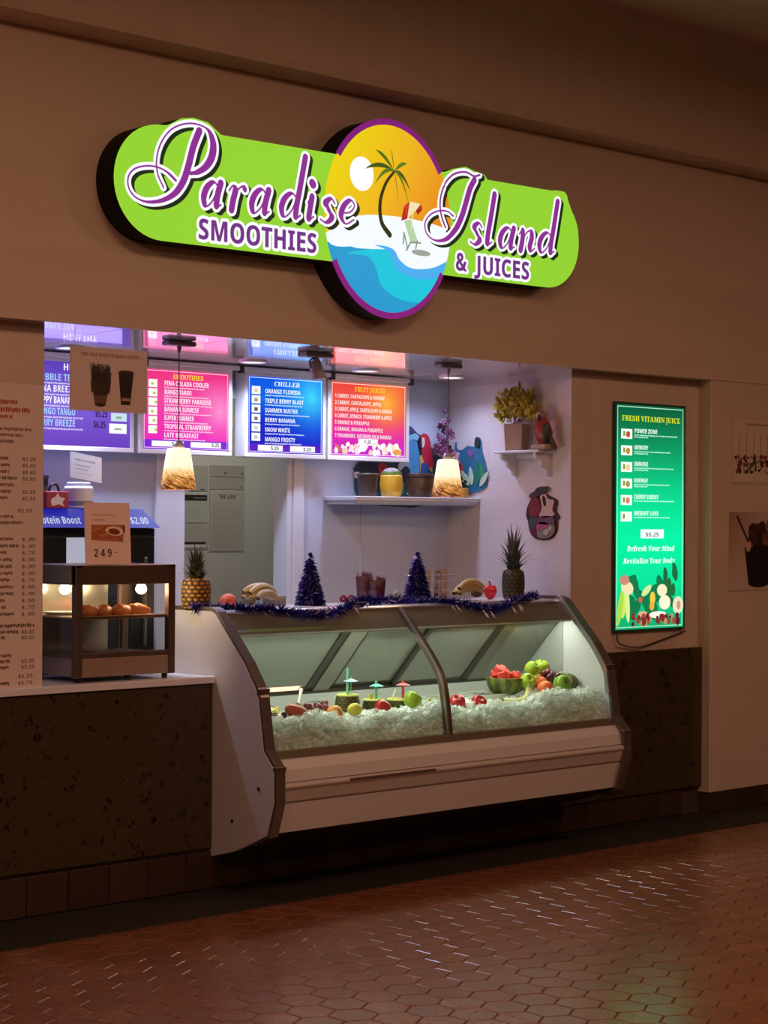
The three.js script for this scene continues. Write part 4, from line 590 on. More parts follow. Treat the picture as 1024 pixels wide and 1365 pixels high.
{
  const t = thing('parrot_cutout', 'painted parrot and toucan jungle cut-out on the back shelf', 'cut-out', [0.97, 1.725, -0.885]);
  cutout(t, [
    ['jungle_board', [[-0.34, 0.0], [-0.36, 0.12], [-0.35, 0.17], [-0.3, 0.2], [-0.1, 0.24], [-0.03, 0.3], [-0.02, 0.37], [0.04, 0.385], [0.09, 0.35], [0.16, 0.32], [0.2, 0.28], [0.24, 0.24], [0.31, 0.2], [0.31, 0.0]], '#1f4a52', 0],
    ['sky', [[0.0, 0.12], [0.01, 0.3], [0.03, 0.34], [0.07, 0.33], [0.1, 0.25], [0.1, 0.12]], '#4a8fc8', 1],
    ['cloud', [[0.01, 0.3], [0.05, 0.35], [0.1, 0.33], [0.1, 0.31], [0.05, 0.315]], '#7fb8d8', 2],
    ['purple_bloom', [[-0.02, 0.33], [0.0, 0.37], [0.05, 0.37], [0.06, 0.345], [0.02, 0.34]], '#4a3a78', 2],
    ['toucan', [[-0.29, 0.11], [-0.36, 0.13], [-0.37, 0.15], [-0.33, 0.165], [-0.3, 0.19], [-0.24, 0.19], [-0.2, 0.14], [-0.18, 0.05], [-0.24, 0.02], [-0.28, 0.06]], '#142430', 1],
    ['toucan_bib', [[-0.37, 0.125], [-0.34, 0.13], [-0.335, 0.105], [-0.36, 0.1]], '#d8d0d8', 2],
    ['red_parrot', [[-0.2, 0.17], [-0.15, 0.18], [-0.12, 0.13], [-0.1, 0.05], [-0.14, 0.02], [-0.18, 0.1]], '#a82038', 2],
    ['grey_bloom', [[-0.06, 0.17], [-0.02, 0.2], [0.02, 0.19], [0.02, 0.15], [-0.03, 0.14]], '#8a8f98', 2],
    ['dark_wing', [[0.0, 0.17], [-0.05, 0.12], [-0.02, 0.08], [0.03, 0.14]], '#1a1432', 3],
    ...macaw(0.105, 0.13, 0.95),
    leaf(-0.08, 0.02, 0.16, 0.03, 1.2, '#2f7a3c', 1), leaf(-0.02, 0.02, 0.14, 0.025, 1.9, '#3f8a48', 2), leaf(0.05, 0.02, 0.13, 0.03, 1.1, '#2a6a5a', 1), leaf(0.22, 0.02, 0.15, 0.03, 1.9, '#2a6a40', 1), leaf(0.26, 0.02, 0.17, 0.03, 1.4, '#3c7f50', 1),
    ['pink_bloom', [[-0.17, 0.02], [-0.15, 0.06], [-0.12, 0.055], [-0.11, 0.02]], '#d0a0b0', 3], ['pink_bloom', [[0.01, 0.02], [0.02, 0.06], [0.06, 0.05], [0.06, 0.02]], '#d0a8a8', 3],
  ], [0, 0, 0]);
  const t2 = thing('parrot_cutout', 'painted blue jungle cut-out with white-green leaves on the tiled wall in the shelf corner', 'cut-out', [1.312, 1.775, -0.72]);
  cutout(t2, [
    ['jungle_board', [[-0.13, 0.0], [-0.12, 0.2], [-0.11, 0.26], [-0.1, 0.22], [-0.06, 0.215], [-0.02, 0.235], [0.03, 0.23], [0.05, 0.28], [0.075, 0.27], [0.09, 0.2], [0.12, 0.12], [0.12, 0.01]], '#2f6f98', 0],
    ['toucan_head', [[0.04, 0.24], [0.05, 0.28], [0.075, 0.27], [0.07, 0.225]], '#20343a', 2],
    ['red_wing', [[-0.12, 0.19], [-0.09, 0.17], [-0.05, 0.1], [-0.09, 0.06], [-0.13, 0.1]], '#c02a50', 1], ['pink_mark', [[-0.02, 0.2], [0.0, 0.215], [0.03, 0.2], [0.01, 0.17]], '#7a5a98', 1],
    leaf(0.05, 0.02, 0.13, 0.022, 1.5, '#2a7a68', 1), leaf(0.1, 0.02, 0.12, 0.02, 1.7, '#3a8a6a', 1), leaf(0.0, 0.02, 0.1, 0.018, 2.2, '#a8c8b0', 2), leaf(0.02, 0.02, 0.1, 0.016, 1.7, '#b8d4c0', 2), leaf(0.08, 0.015, 0.1, 0.016, 0.9, '#b8d4c0', 2), leaf(-0.06, 0.02, 0.08, 0.02, 1.2, '#1f3a2c', 1), leaf(-0.08, 0.015, 0.07, 0.02, 0.4, '#a0bfa8', 2), leaf(-0.02, 0.015, 0.06, 0.016, 2.8, '#1f3a2c', 3),
  ], [0, 0, 0], -Math.PI / 2);
}
{
  const pot = thing('dark_pot', 'tall dark brown tapered pot, leftmost on the back shelf', 'pot', [0.566, 1.725, -0.735]);
  part('pot', lathe([[0, 0], [0.04, 0], [0.044, 0.004], [0.054, 0.106], [0.06, 0.11], [0.058, 0.12], [0.05, 0.118], [0.05, 0.1], [0, 0.1]], 32), M([0.055, 0.035, 0.028], 0.4), pot);
  part('soil', lathe([[0, 0.108], [0.05, 0.102]], 24), M([0.02, 0.014, 0.01], 0.9), pot);
  const yt = thing('yellow_tumbler', 'yellow tumbler with a green rim between the two brown pots', 'tumbler', [0.733, 1.725, -0.735]);
  part('cup', lathe([[0, 0], [0.048, 0], [0.056, 0.03], [0.062, 0.06], [0.058, 0.105], [0.056, 0.115], [0.05, 0.112], [0, 0.1]], 32), M([0.62, 0.36, 0.03], 0.35), yt);
  part('green_rim', lathe([[0.052, 0.112], [0.056, 0.114], [0.053, 0.132], [0.048, 0.132], [0.046, 0.12]], 28), M([0.1, 0.2, 0.03], 0.5), yt); part('grey_lid', blob(0.046, 20, (v) => V(v.x, Math.max(0, v.y) * 0.55, v.z)).translate(0, 0.128, 0), M([0.25, 0.25, 0.28], 0.35), yt);
  const bowl = thing('dark_bowl', 'rounded dark brown wooden pot, right of the yellow tumbler', 'pot', [0.944, 1.725, -0.735]);
  part('bowl', lathe([[0, 0], [0.05, 0], [0.066, 0.02], [0.074, 0.06], [0.072, 0.1], [0.07, 0.112], [0.074, 0.114], [0.074, 0.126], [0.066, 0.126], [0.06, 0.11], [0, 0.09]], 32), M([0.07, 0.035, 0.018], 0.4), bowl); part('rim_band', lathe([[0.0735, 0.104], [0.0755, 0.108], [0.0755, 0.111], [0.0735, 0.114]], 32), M([0.025, 0.012, 0.008], 0.5), bowl);
  const o = thing('orange_cup', 'small orange cup half hidden by the right pendant lamp', 'cup', [1.05, 1.725, -0.735]); part('cup', lathe([[0, 0], [0.028, 0], [0.034, 0.05], [0.031, 0.055], [0.026, 0.01], [0, 0.008]], 24), M([0.55, 0.16, 0.03], 0.4), o);
  const a = thing('amber_candle', 'amber candle jar right of the pendant lamp on the back shelf', 'candle jar', [1.245, 1.725, -0.72]); part('jar', lathe([[0, 0], [0.034, 0], [0.038, 0.008], [0.038, 0.05], [0.034, 0.055], [0, 0.045]], 24), M([0.5, 0.24, 0.05], 0.3), a);
  const orc = thing('orchid', 'purple and pink orchid in a pink pot behind the right pendant cord', 'orchid', [1.17, 1.725, -0.79]);
  part('pot', lathe([[0, 0], [0.04, 0], [0.05, 0.11], [0.055, 0.12], [0.048, 0.12], [0, 0.1]], 28), M([0.55, 0.3, 0.32], 0.45), orc);
  part('stem', tube([[0, 0.1, 0], [0.015, 0.25, 0.01], [0.012, 0.36, 0.015], [-0.005, 0.46, 0.02]], 0.0035, 24, 6), M([0.12, 0.2, 0.06], 0.6), orc);
  part('stem', tube([[0.01, 0.1, 0], [-0.03, 0.22, 0.01], [-0.035, 0.33, 0.02]], 0.0035, 20, 6), M([0.12, 0.2, 0.06], 0.6), orc);
  const petal = (r) => { const g = []; for (let k = 0; k < 5; k++) { const e = new THREE.SphereGeometry(r * 0.55, 8, 6); e.scale(0.75, 1, 0.22).translate(0, r * 0.6, 0.1 * r).rotateZ(k * 1.2566); g.push(e); } g.push(new THREE.SphereGeometry(r * 0.22, 8, 6).translate(0, 0, r * 0.2)); return merge(g); };
  const fl = [petal(0.032), petal(0.024), petal(0.018)], pm = [M([0.11, 0.025, 0.09], 0.5), M([0.2, 0.06, 0.16], 0.5), M([0.5, 0.3, 0.36], 0.5)];
  for (let i = 0; i < 26; i++) { const f = i / 26, y = 0.16 + f * 0.27, k = f > 0.75 ? 2 : f > 0.4 ? 1 : 0; const m = part('bloom', fl[k], pm[f < 0.3 ? 2 : Math.floor(rnd() * 2)], orc, [rr(-0.05, 0.055) * (1 - 0.5 * f) - 0.01 + (f < 0.3 ? 0.035 : -0.01), y, rr(0.0, 0.05)]); m.rotation.set(rr(-0.5, 0.5), rr(-0.7, 0.3), rr(0, 6)); }
  part('bud', blob(0.011, 10, (v) => V(v.x, v.y * 1.3, v.z)).translate(-0.006, 0.47, 0.02), pm[0], orc);
}
// ───────── right-hand shelf with plant and parrot ─────────
{
  const t = thing('bracket_shelf', 'small white bracket shelf on the right tiled wall holding plant and parrot', 'shelf', [1.24, 1.84, -0.255]);
  part('board', rbox(-0.07, 0.073, 0.118, 0.132, -0.16, 0.155, 0.005, 3), trimWhite, t);
  const prof = smooth([[0.073, 0.0], [0.073, 0.118], [-0.05, 0.118], [-0.045, 0.09], [-0.015, 0.08], [0.0, 0.05], [0.03, 0.035], [0.045, 0.01]], 40);
  for (const z of [-0.125, 0.115]) part('bracket', extrude(prof, 0.016, 0.002).translate(0, 0, z - 0.008), trimWhite, t);
  part('cross_rail', rbox(0.055, 0.073, 0.092, 0.117, -0.115, 0.107, 0.003), trimWhite, t);
  const p = thing('potted_plant', 'yellow-green leafy plant in a square woven pot on the bracket shelf', 'plant', [1.235, 1.972, -0.31]);
  const weave = data(64, 64, (u, v) => { const a = 0.5 + 0.5 * Math.sin(u * 50) * Math.sin(v * 50), n = 0.6 + 0.4 * a; return [0.8 * n, 0.69 * n, 0.62 * n]; });
  const tap = new RoundedBoxGeometry(0.105, 0.14, 0.105, 2, 0.006).translate(0, 0.07, 0); { const a = tap.attributes.position; for (let i = 0; i < a.count; i++) { const s = 0.9 + 0.12 * a.getY(i) / 0.14; a.setX(i, a.getX(i) * s); a.setZ(i, a.getZ(i) * s); } }
  const potm = part('pot', tap, M(0xffffff, 0.7, 0, { map: weave, bumpMap: weave, bumpScale: 0.003 }), p); potm.rotation.y = 0.35;
  const ms = [M([0.5, 0.42, 0.05], 0.55), M([0.34, 0.29, 0.03], 0.55), M([0.62, 0.54, 0.12], 0.55)], gs = [[], [], []];
  for (let i = 0; i < 360; i++) {
    const a = rnd() * 6.283, e = rr(-0.6, 1), r = Math.pow(rnd(), 0.4), cx = Math.cos(a) * 0.105 * r * Math.sqrt(1 - 0.6 * e * e), cz = Math.sin(a) * 0.12 * r * Math.sqrt(1 - 0.6 * e * e), cy = 0.205 + e * 0.115 * r;
    const s = rr(0.028, 0.05), g = new THREE.BufferGeometry(), w = s * 0.36; g.setAttribute('position', new THREE.Float32BufferAttribute([0, 0, 0, w, s * 0.5, 0.003, 0, s * 0.55, -0.003, 0, 0, 0, 0, s * 0.55, -0.003, -w, s * 0.5, 0.003, 0, s, 0.002, 0, s * 0.55, -0.003, w, s * 0.5, 0.003, 0, s, 0.002, -w, s * 0.5, 0.003, 0, s * 0.55, -0.003], 3));
    g.setAttribute('uv', new THREE.Float32BufferAttribute(new Array(24).fill(0), 2)); g.computeVertexNormals(); g.rotateX(rr(-0.9, 0.9)).rotateZ(rr(-1.2, 1.2)).rotateY(rnd() * 6.28).translate(cx, cy, cz); gs[Math.floor(rnd() * 3)].push(g);
  }
  for (let k = 0; k < 14; k++) { const g = new THREE.ConeGeometry(0.007, 0.03, 4).rotateZ(rr(-0.5, 0.5)).translate(rr(-0.01, 0.02), 0.31 + k * 0.0035, rr(0, 0.03)); gs[k % 2].push(g); }
  gs.forEach((g, k) => part('foliage', g, ms[k], p));
  part('stems', Array.from({ length: 9 }, () => bar([rr(-0.02, 0.02), 0.13, rr(-0.02, 0.02)], [rr(-0.07, 0.07), 0.28, rr(-0.08, 0.08)], 0.002, 0.0015, 5)), M([0.16, 0.14, 0.04], 0.7), p);
  const b = thing('parrot_figurine', 'red and green parrot figurine with a pale face on the bracket shelf', 'figurine', [1.235, 1.972, -0.125]);
  const body = blob(1, 32, (v) => { const y = v.y, k = 1 - 0.25 * Math.max(0, y); return V(v.x * 0.046 * k, 0.105 + y * 0.085, v.z * 0.048 * k + (y > 0 ? -0.012 * y : 0.006)); }); part('body', body, M([0.3, 0.035, 0.03], 0.35), b).userData.label = 'red breast';
  part('head', blob(1, 26, (v) => V(v.x * 0.034, 0.178 + v.y * 0.03, v.z * 0.034 - 0.01)), M([0.3, 0.14, 0.11], 0.35), b);
  part('face', blob(1, 18, (v) => V(-0.02 + v.x * 0.018, 0.178 + v.y * 0.017, v.z * 0.022 - 0.008)), M([0.55, 0.42, 0.38], 0.4), b);
  part('beak', blob(1, 14, (v) => V(-0.033 + v.x * 0.012, 0.168 + v.y * 0.017 - Math.max(0, -v.x) * 0.006, v.z * 0.009 + 0.004)), M([0.03, 0.02, 0.02], 0.3), b);
  part('eye', blob(0.004, 10, () => 1).translate(-0.03, 0.186, 0.016), blackPlastic, b);
  part('wing', blob(1, 24, (v) => V(-0.012 + v.x * 0.03, 0.085 + v.y * 0.055, 0.036 + v.z * 0.02)), M([0.035, 0.05, 0.03], 0.4), b).userData.label = 'dark green wing';
  part('tail', tube([[0.01, 0.06, 0.04], [0.016, 0.03, 0.055], [0.02, 0.004, 0.06]], 0.016, 12, 10), M([0.05, 0.025, 0.025], 0.4), b);
  part('perch', rbox(-0.045, 0.045, 0, 0.03, -0.05, 0.055, 0.012, 3), M([0.4, 0.3, 0.25], 0.5), b);
}
{
  const t = thing('wall_plaque', 'carved plaque with a red body, pale wing and dark hat on the right tiled wall', 'plaque', [1.311, 1.51, -0.185]);
  cutout(t, [
    ['dark_base', [[-0.11, 0.17], [-0.12, 0.125], [-0.105, 0.09], [-0.1, 0.06], [-0.08, 0.02], [-0.04, 0.0], [0.04, 0.0], [0.08, 0.02], [0.1, 0.06], [0.1, 0.1], [0.115, 0.115], [0.09, 0.15], [0.1, 0.2], [0.06, 0.22], [0.0, 0.24], [-0.06, 0.23], [-0.09, 0.2]], '#321420', 0],
    ['red_body', [[-0.09, 0.19], [-0.07, 0.22], [-0.03, 0.21], [-0.015, 0.16], [-0.03, 0.12], [-0.08, 0.12], [-0.095, 0.15]], '#7a2430', 2],
    ['pale_wing', [[-0.015, 0.225], [0.02, 0.235], [0.04, 0.21], [0.08, 0.2], [0.07, 0.15], [0.085, 0.13], [0.05, 0.115], [-0.02, 0.12], [-0.005, 0.16], [-0.01, 0.2]], '#c8a89c', 2],
    ['eye_slit', [[0.005, 0.225], [0.018, 0.22], [0.025, 0.175], [0.015, 0.175]], '#1a0a0e', 3],
    ['teal_band', [[-0.09, 0.11], [-0.04, 0.115], [-0.045, 0.06], [-0.085, 0.055]], '#3a4648', 2],
    ['purple_band', [[-0.035, 0.11], [0.07, 0.115], [0.085, 0.085], [-0.035, 0.085]], '#6a4460', 2],
    ['pink_band', [[-0.04, 0.08], [0.03, 0.085], [0.03, 0.06], [-0.04, 0.05]], '#a84a68', 2],
    ['grey_flower', [[-0.035, 0.045], [0.02, 0.05], [0.05, 0.08], [0.08, 0.075], [0.085, 0.04], [0.05, 0.01], [-0.03, 0.01]], '#7c7468', 2],
    ['flower_petal', [[0.01, 0.035], [0.03, 0.055], [0.05, 0.04], [0.03, 0.02]], '#b0a498', 3], ['flower_petal', [[0.045, 0.055], [0.06, 0.07], [0.07, 0.055], [0.06, 0.045]], '#b0a498', 3],
    ['wine_flank', [[-0.09, 0.05], [-0.045, 0.05], [-0.035, 0.01], [-0.07, 0.02]], '#5a1828', 2],
    ['hat_brim', [[-0.09, 0.22], [-0.085, 0.235], [-0.05, 0.25], [0.04, 0.275], [0.05, 0.262], [0.03, 0.25], [-0.03, 0.225], [-0.07, 0.215]], '#4c4048', 3],
    ['hat_crown', [[-0.05, 0.245], [-0.035, 0.265], [-0.015, 0.272], [0.03, 0.27], [0.03, 0.25], [-0.02, 0.235]], '#3a2e38', 4],
  ], [0, 0, 0], -Math.PI / 2);
}

// ───────── refrigerated display case ─────────
const CB = [0.115, 0.13, 0.06];
{
  const t = thing('display_case', 'refrigerated glass display case with cream panels, filled with crushed ice and fruit', 'display case', CB);
  const P = (n, g, m, par = t) => { const G = Array.isArray(g) ? merge(g) : g; if (par === t) G.translate(-CB[0], -CB[1], -CB[2]); else G.translate(-CB[0], -CB[1], -CB[2]); return part(n, G, m, par); };
  const xl = -1.037, xr = 1.268;
  const front = [[0.033, 1.192], [0.235, 0.985], [0.31, 0.885], [0.326, 0.85], [0.343, 0.747], [0.364, 0.628], [0.43, 0.56], [0.432, 0.417], [0.388, 0.28], [0.297, 0.239], [0.172, 0.187], [0.0, 0.143]];
  const side = [[-0.3, 1.2], [0.0, 1.203], ...front, [-0.3, 0.14]];
  const panelM = M([0.58, 0.57, 0.58], 0.38), bronze = M([0.2, 0.165, 0.15], 0.34, 0.7);
  for (const [x0, x1] of [[xl, xl + 0.03], [xr - 0.03, xr]]) {
    const e = P('end_panel', sweep(side, x0, x1, 0.001), panelM);
    if (x0 === xl) for (const [z, y] of [[0.335, 0.47], [0.16, 0.315]]) P('bolt', new THREE.CylinderGeometry(0.008, 0.008, 0.004, 14).rotateZ(Math.PI / 2).translate(xl - 0.002, y, z), M([0.08, 0.05, 0.04], 0.4, 0.6), e);
  }
  // rounded metal edging that follows both ends
  const trimLine = [[-0.28, 1.204], [0.0, 1.206], [0.02, 1.2], ...front.slice(0, 10)];
  for (const [x0, x1] of [[xl + 0.002, xl + 0.052], [xr - 0.055, xr + 0.002]]) P('end_trim', sweep(ribbon(trimLine, 0.014), x0, x1, 0.002), bronze);
  P('end_trim_bead', sweep(ribbon(trimLine.slice(1, 8), 0.022), xr - 0.075, xr - 0.06, 0.002), steel);
  // joints of the end trim
  for (const x of [xl + 0.002, xr - 0.055]) { P('trim_joint', rbox(x - 0.003, x + 0.056, 0.862, 0.89, 0.316, 0.338, 0.004), darkSteel); P('trim_joint', rbox(x - 0.003, x + 0.056, 0.552, 0.57, 0.425, 0.448, 0.004), darkSteel); }
  // front glass in two bent panes with a mullion between
  const gl = M([0.93, 0.97, 0.94], 0.02, 0, { physical: true, transmission: 1, thickness: 0 });
  const bend = smooth([[0.036, 1.188], [0.13, 1.095], [0.235, 0.986], [0.3, 0.9], [0.325, 0.84], [0.343, 0.747], [0.358, 0.64], [0.361, 0.615]], 24, false);
  P('glass_pane', sweep(ribbon(bend, 0.004), xl + 0.05, 0.056), gl); P('glass_pane', sweep(ribbon(bend, 0.004), 0.094, xr - 0.062), gl);
  P('mullion', sweep(ribbon(bend, -0.016), 0.052, 0.096, 0.001), M([0.17, 0.13, 0.1], 0.35, 0.7)); P('mullion_bead', sweep(ribbon(bend.map(([a, b]) => [a + 0.003, b]), 0.012), 0.052, 0.062, 0.001), steel);
  P('glass_rail', [sweep([[0.335, 0.588], [0.37, 0.588], [0.374, 0.594], [0.368, 0.622], [0.352, 0.626], [0.335, 0.62]], xl + 0.05, xr - 0.055)], M([0.3, 0.26, 0.2], 0.35, 0.7));
  // cream front panels and bumper
  P('front_panel', sweep([[0.37, 0.59], [0.392, 0.588], [0.42, 0.55], [0.428, 0.5], [0.4, 0.5], [0.36, 0.58]], xl + 0.05, xr - 0.02), panelM);
  P('panel_gap', sweep([[0.36, 0.5], [0.418, 0.5], [0.418, 0.494], [0.36, 0.494]], xl + 0.05, xr - 0.03), M([0.03, 0.018, 0.012], 0.6));
  const bp = P('bumper', sweep(smooth([[0.405, 0.494], [0.437, 0.494], [0.446, 0.486], [0.446, 0.478], [0.438, 0.466], [0.43, 0.44], [0.42, 0.414], [0.395, 0.412]], 40), xl + 0.05, xr - 0.005), M([0.48, 0.44, 0.42], 0.4));
  P('scuff', sweep([[0.444, 0.49], [0.4475, 0.486], [0.4475, 0.479], [0.444, 0.477]], -0.62, -0.1), M([0.09, 0.05, 0.035], 0.7), bp);
  P('kick_panel', sweep([[0.4, 0.41], [0.416, 0.41], [0.381, 0.282], [0.37, 0.282]], xl + 0.05, xr - 0.045), M([0.62, 0.6, 0.6], 0.38));
  P('belly', sweep([[-0.28, 0.16], [0.0, 0.16], [0.17, 0.2], [0.3, 0.25], [0.37, 0.285], [0.37, 0.58], [0.34, 0.6], [0.3, 0.6], [-0.28, 0.6]], xl + 0.03, xr - 0.03), M([0.06, 0.045, 0.04], 0.7));
  P('right_end_cap', sweep([[0.37, 0.59], [0.395, 0.588], [0.43, 0.55], [0.436, 0.5], [0.44, 0.48], [0.43, 0.41], [0.38, 0.28], [0.36, 0.28]], xr - 0.02, xr + 0.006), M([0.24, 0.18, 0.15], 0.4, 0.3));
  // top deck, lamp hood, tube
  P('top_deck', rbox(xl + 0.03, xr - 0.03, 1.19, 1.206, -0.3, 0.012, 0.004), M([0.66, 0.62, 0.62], 0.3));
  P('nose_strip', sweep(smooth([[0.0, 1.207], [0.02, 1.203], [0.034, 1.192], [0.03, 1.184], [0.0, 1.19]], 30), xl + 0.05, xr - 0.055), M([0.5, 0.47, 0.45], 0.22, 0.9));
  P('lamp_hood', sweep([[-0.06, 1.188], [0.03, 1.186], [0.106, 1.104], [0.1, 1.096], [0.02, 1.168], [-0.06, 1.17]], xl + 0.04, xr - 0.06), M([0.3, 0.26, 0.22], 0.42, 0.5));
  const lt = P('lamp_tube', new THREE.CylinderGeometry(0.01, 0.01, 2.15, 16).rotateZ(Math.PI / 2).translate(0.115, 1.135, 0.05), glow([0.9, 1, 0.86], 3));
  const tl = new THREE.RectAreaLight(new THREE.Color().setRGB(...TUBE.color), TUBE.level, 2.12, 0.03); tl.position.set(0, 1.12 - CB[1], 0.05 - CB[2]); tl.rotation.x = -Math.PI / 2; t.add(tl);
  // inside: tub, rear wall, sloping rear doors
  const inner = M([0.42, 0.44, 0.42], 0.4, 0.2);
  P('tub', [box(xl + 0.03, xr - 0.03, 0.6, 0.62, -0.3, 0.335), box(xl + 0.03, xr - 0.03, 0.62, 0.79, -0.3, -0.285), box(xl + 0.028, xl + 0.036, 0.62, 1.18, -0.3, 0.02), box(xr - 0.036, xr - 0.028, 0.62, 1.18, -0.3, 0.02)], inner);
  const dy = 0.31, dz = 0.29, at = (s, off = 0) => [-0.29 + dz * s - off * 0.73, 0.785 + dy * s + off * 0.68];
  const slab = (x0, x1, s0, s1, t0, t1) => { const a = at(s0, t0), b = at(s1, t0), c = at(s1, t1), d = at(s0, t1); return sweep([a, b, c, d], x0, x1); };
  const dark = M([0.035, 0.032, 0.022], 0.4, 0.3), grey = M([0.26, 0.25, 0.21], 0.35, 0.7), pane = M([0.36, 0.38, 0.32], 0.14, 0, { physical: true, transmission: 0.35, thickness: 0 });
  P('door_track', [slab(xl + 0.04, xr - 0.04, -0.02, 0.02, -0.006, 0.03), slab(xl + 0.04, xr - 0.04, 0.98, 1.03, -0.006, 0.03)], dark);
  for (const [x0, x1, th] of [[-0.995, -0.2, 0.006], [-0.1, 0.37, 0.012], [0.31, 0.84, 0.0]]) {
    const d = P('rear_door', slab(x0, x0 + 0.03, 0, 1, th, th + 0.016), dark); P('door_bar', slab(x1 - 0.05, x1, 0, 1, th, th + 0.016), dark, d); P('door_bar', slab(x0, x1, 0.0, 0.07, th, th + 0.0155), dark, d); P('door_bar', slab(x0, x1, 0.95, 1, th, th + 0.0155), dark, d);
    P('door_glass', slab(x0 + 0.03, x1 - 0.05, 0.07, 0.95, th + 0.006, th + 0.01), pane, d);
    P('glass_edge', [slab(x0 + 0.03, x1 - 0.05, 0.07, 0.09, th + 0.011, th + 0.018), slab(x1 - 0.056, x1 - 0.05, 0.07, 0.95, th + 0.011, th + 0.018)], M([0.55, 0.56, 0.5], 0.25, 0.6), d);
  }
  P('post', [slab(-0.2, -0.1, 0, 1, 0.0, 0.012)], grey); P('post', [slab(0.84, 0.93, 0, 1, 0.0, 0.012)], grey); P('post_edge', slab(-0.162, -0.155, 0, 1, 0.012, 0.018), M([0.5, 0.5, 0.44], 0.3, 0.7));
  P('end_glass', slab(0.93, xr - 0.04, 0, 1, 0.0, 0.01), pane);
  for (const [x, s] of [[-0.13, 0.36], [-0.135, 0.26], [0.87, 0.34], [0.875, 0.24]]) P('reflection_mark', [slab(x - 0.014, x + 0.014, s, s + 0.02, 0.012, 0.02), slab(x - 0.014, x - 0.006, s - 0.05, s + 0.02, 0.012, 0.02)], M([0.8, 0.8, 0.74], 0.3));  // pale pieces standing in for bright reflections on the posts
  P('rear_deck', box(xl + 0.035, xr - 0.035, 0.7, 0.712, -0.285, 0.1), inner);
}
// crushed ice: a heaped bed with loose pieces on it, closed by the glass
const iceTop = (x, z) => { const back = 0.72 + 0.012 * Math.sin(x * 5); const h = 0.742 + 0.014 * Math.sin(x * 7 + 1) + 0.012 * Math.sin(x * 17) + (x > 0.75 ? 0.012 : 0) - (x > 0.12 && x < 0.3 ? 0.025 : 0); const k = Math.min(1, Math.max(0, (z - 0.02) / 0.25)); return (back + (h - back) * k) + 0.006 * noise.noise(x * 30, z * 30, 2); };
{
  const zf = (y) => 0.357 - (y - 0.62) * 0.155, g0 = [], nx = 150, pos = [], idx = [];
  const rows = [[0.02, null], [0.1, null], [0.16, null], [0.2, null], [null, 1], [null, 0.66], [null, 0.33], [null, 0]];
  for (const [z, f] of rows) for (let i = 0; i <= nx; i++) {
    const x = -0.985 + 2.19 * i / nx; let y, zz; const top = iceTop(x, 0.3);
    if (f === null) { zz = z; y = iceTop(x, z); } else { y = 0.622 + (top - 0.622) * f; zz = zf(y) - 0.014 - 0.05 * f; }
    pos.push(x + rr(-0.003, 0.003), y + rr(-0.004, 0.004), Math.min(zz + rr(-0.006, 0.003), zf(y) - 0.005));
  }
  for (let r = 0; r < rows.length - 1; r++) for (let i = 0; i < nx; i++) { const a = r * (nx + 1) + i, b = a + nx + 1; idx.push(a, b, a + 1, a + 1, b, b + 1); }
  const g = new THREE.BufferGeometry(); g.setAttribute('position', new THREE.Float32BufferAttribute(pos, 3)); g.setIndex(idx); const gf = g.toNonIndexed(); gf.computeVertexNormals();
  const ice = part(numbered('crushed_ice'), gf, M([0.85, 0.9, 0.86], 0.4, 0, { physical: true, transmission: 0.35, thickness: 0 }), scene);
  ice.userData = { label: 'bed of crushed ice heaped behind the front glass of the display case', category: 'ice', kind: 'stuff' };
  const chips = []; for (let k = 0; k < 5; k++) { const pts = []; for (let i = 0; i < 9; i++) pts.push(V(rr(-1, 1), rr(-0.7, 0.7), rr(-1, 1)).normalize().multiplyScalar(rr(0.7, 1))); chips.push(new ConvexGeometry(pts)); }
  const im = M([0.96, 0.99, 0.97], 0.35, 0, { physical: true, transmission: 0.7, thickness: 0, ior: 1.31 }), q = new THREE.Quaternion(), m = new THREE.Matrix4();
  chips.forEach((cg) => {
    const n = 420, I = new THREE.InstancedMesh(cg, im, n);
    for (let k = 0; k < n; k++) { const x = rr(-0.975, 1.195), s = rr(0.011, 0.024); let y, z; if (rnd() < 0.4) { z = rr(0.05, 0.33); y = iceTop(x, z) + rr(-0.004, 0.007); } else { y = rr(0.628, iceTop(x, 0.3)); z = zf(y) - s * 0.8 - 0.002 - rnd() * rnd() * 0.05 * (y - 0.62) / 0.12; } q.setFromEuler(new THREE.Euler(rr(0, 6), rr(0, 6), rr(0, 6))); m.compose(V(x, y, z), q, V(s, s, s)); I.setMatrixAt(k, m); }
    I.name = 'ice_pieces'; I.userData.kind = 'stuff'; I.castShadow = I.receiveShadow = true; ice.add(I);
  });
}
// ───────── fruit ─────────
const stemM = M([0.1, 0.06, 0.03], 0.8), leafG = M([0.08, 0.16, 0.04], 0.6);
function speckle(a, b, f = 9) { return data(96, 96, (u, v) => { const n = 0.5 + 0.5 * noise.noise(u * f, v * f * 0.6, 3.3), k = Math.min(1, Math.max(0, n * 1.3 - 0.15)); return a.map((c, i) => c + (b[i] - c) * k); }); }
const appleGeo = lathe(smooth([[0.0005, 0.6], [0.16, 0.72], [0.5, 0.86], [0.88, 0.6], [1.0, 0.12], [0.9, -0.42], [0.56, -0.82], [0.26, -0.86], [0.0005, -0.72]], 40, false), 36);
const RED = M(0xffffff, 0.25, 0, { map: speckle([0.62, 0.09, 0.13], [0.82, 0.2, 0.2]) }), GREEN = M(0xffffff, 0.28, 0, { map: speckle([0.5, 0.66, 0.1], [0.66, 0.76, 0.2]) }), DGREEN = M(0xffffff, 0.28, 0, { map: speckle([0.38, 0.58, 0.12], [0.52, 0.66, 0.2]) }), PEACH = M(0xffffff, 0.5, 0, { map: speckle([0.85, 0.3, 0.12], [0.9, 0.52, 0.2], 5) });
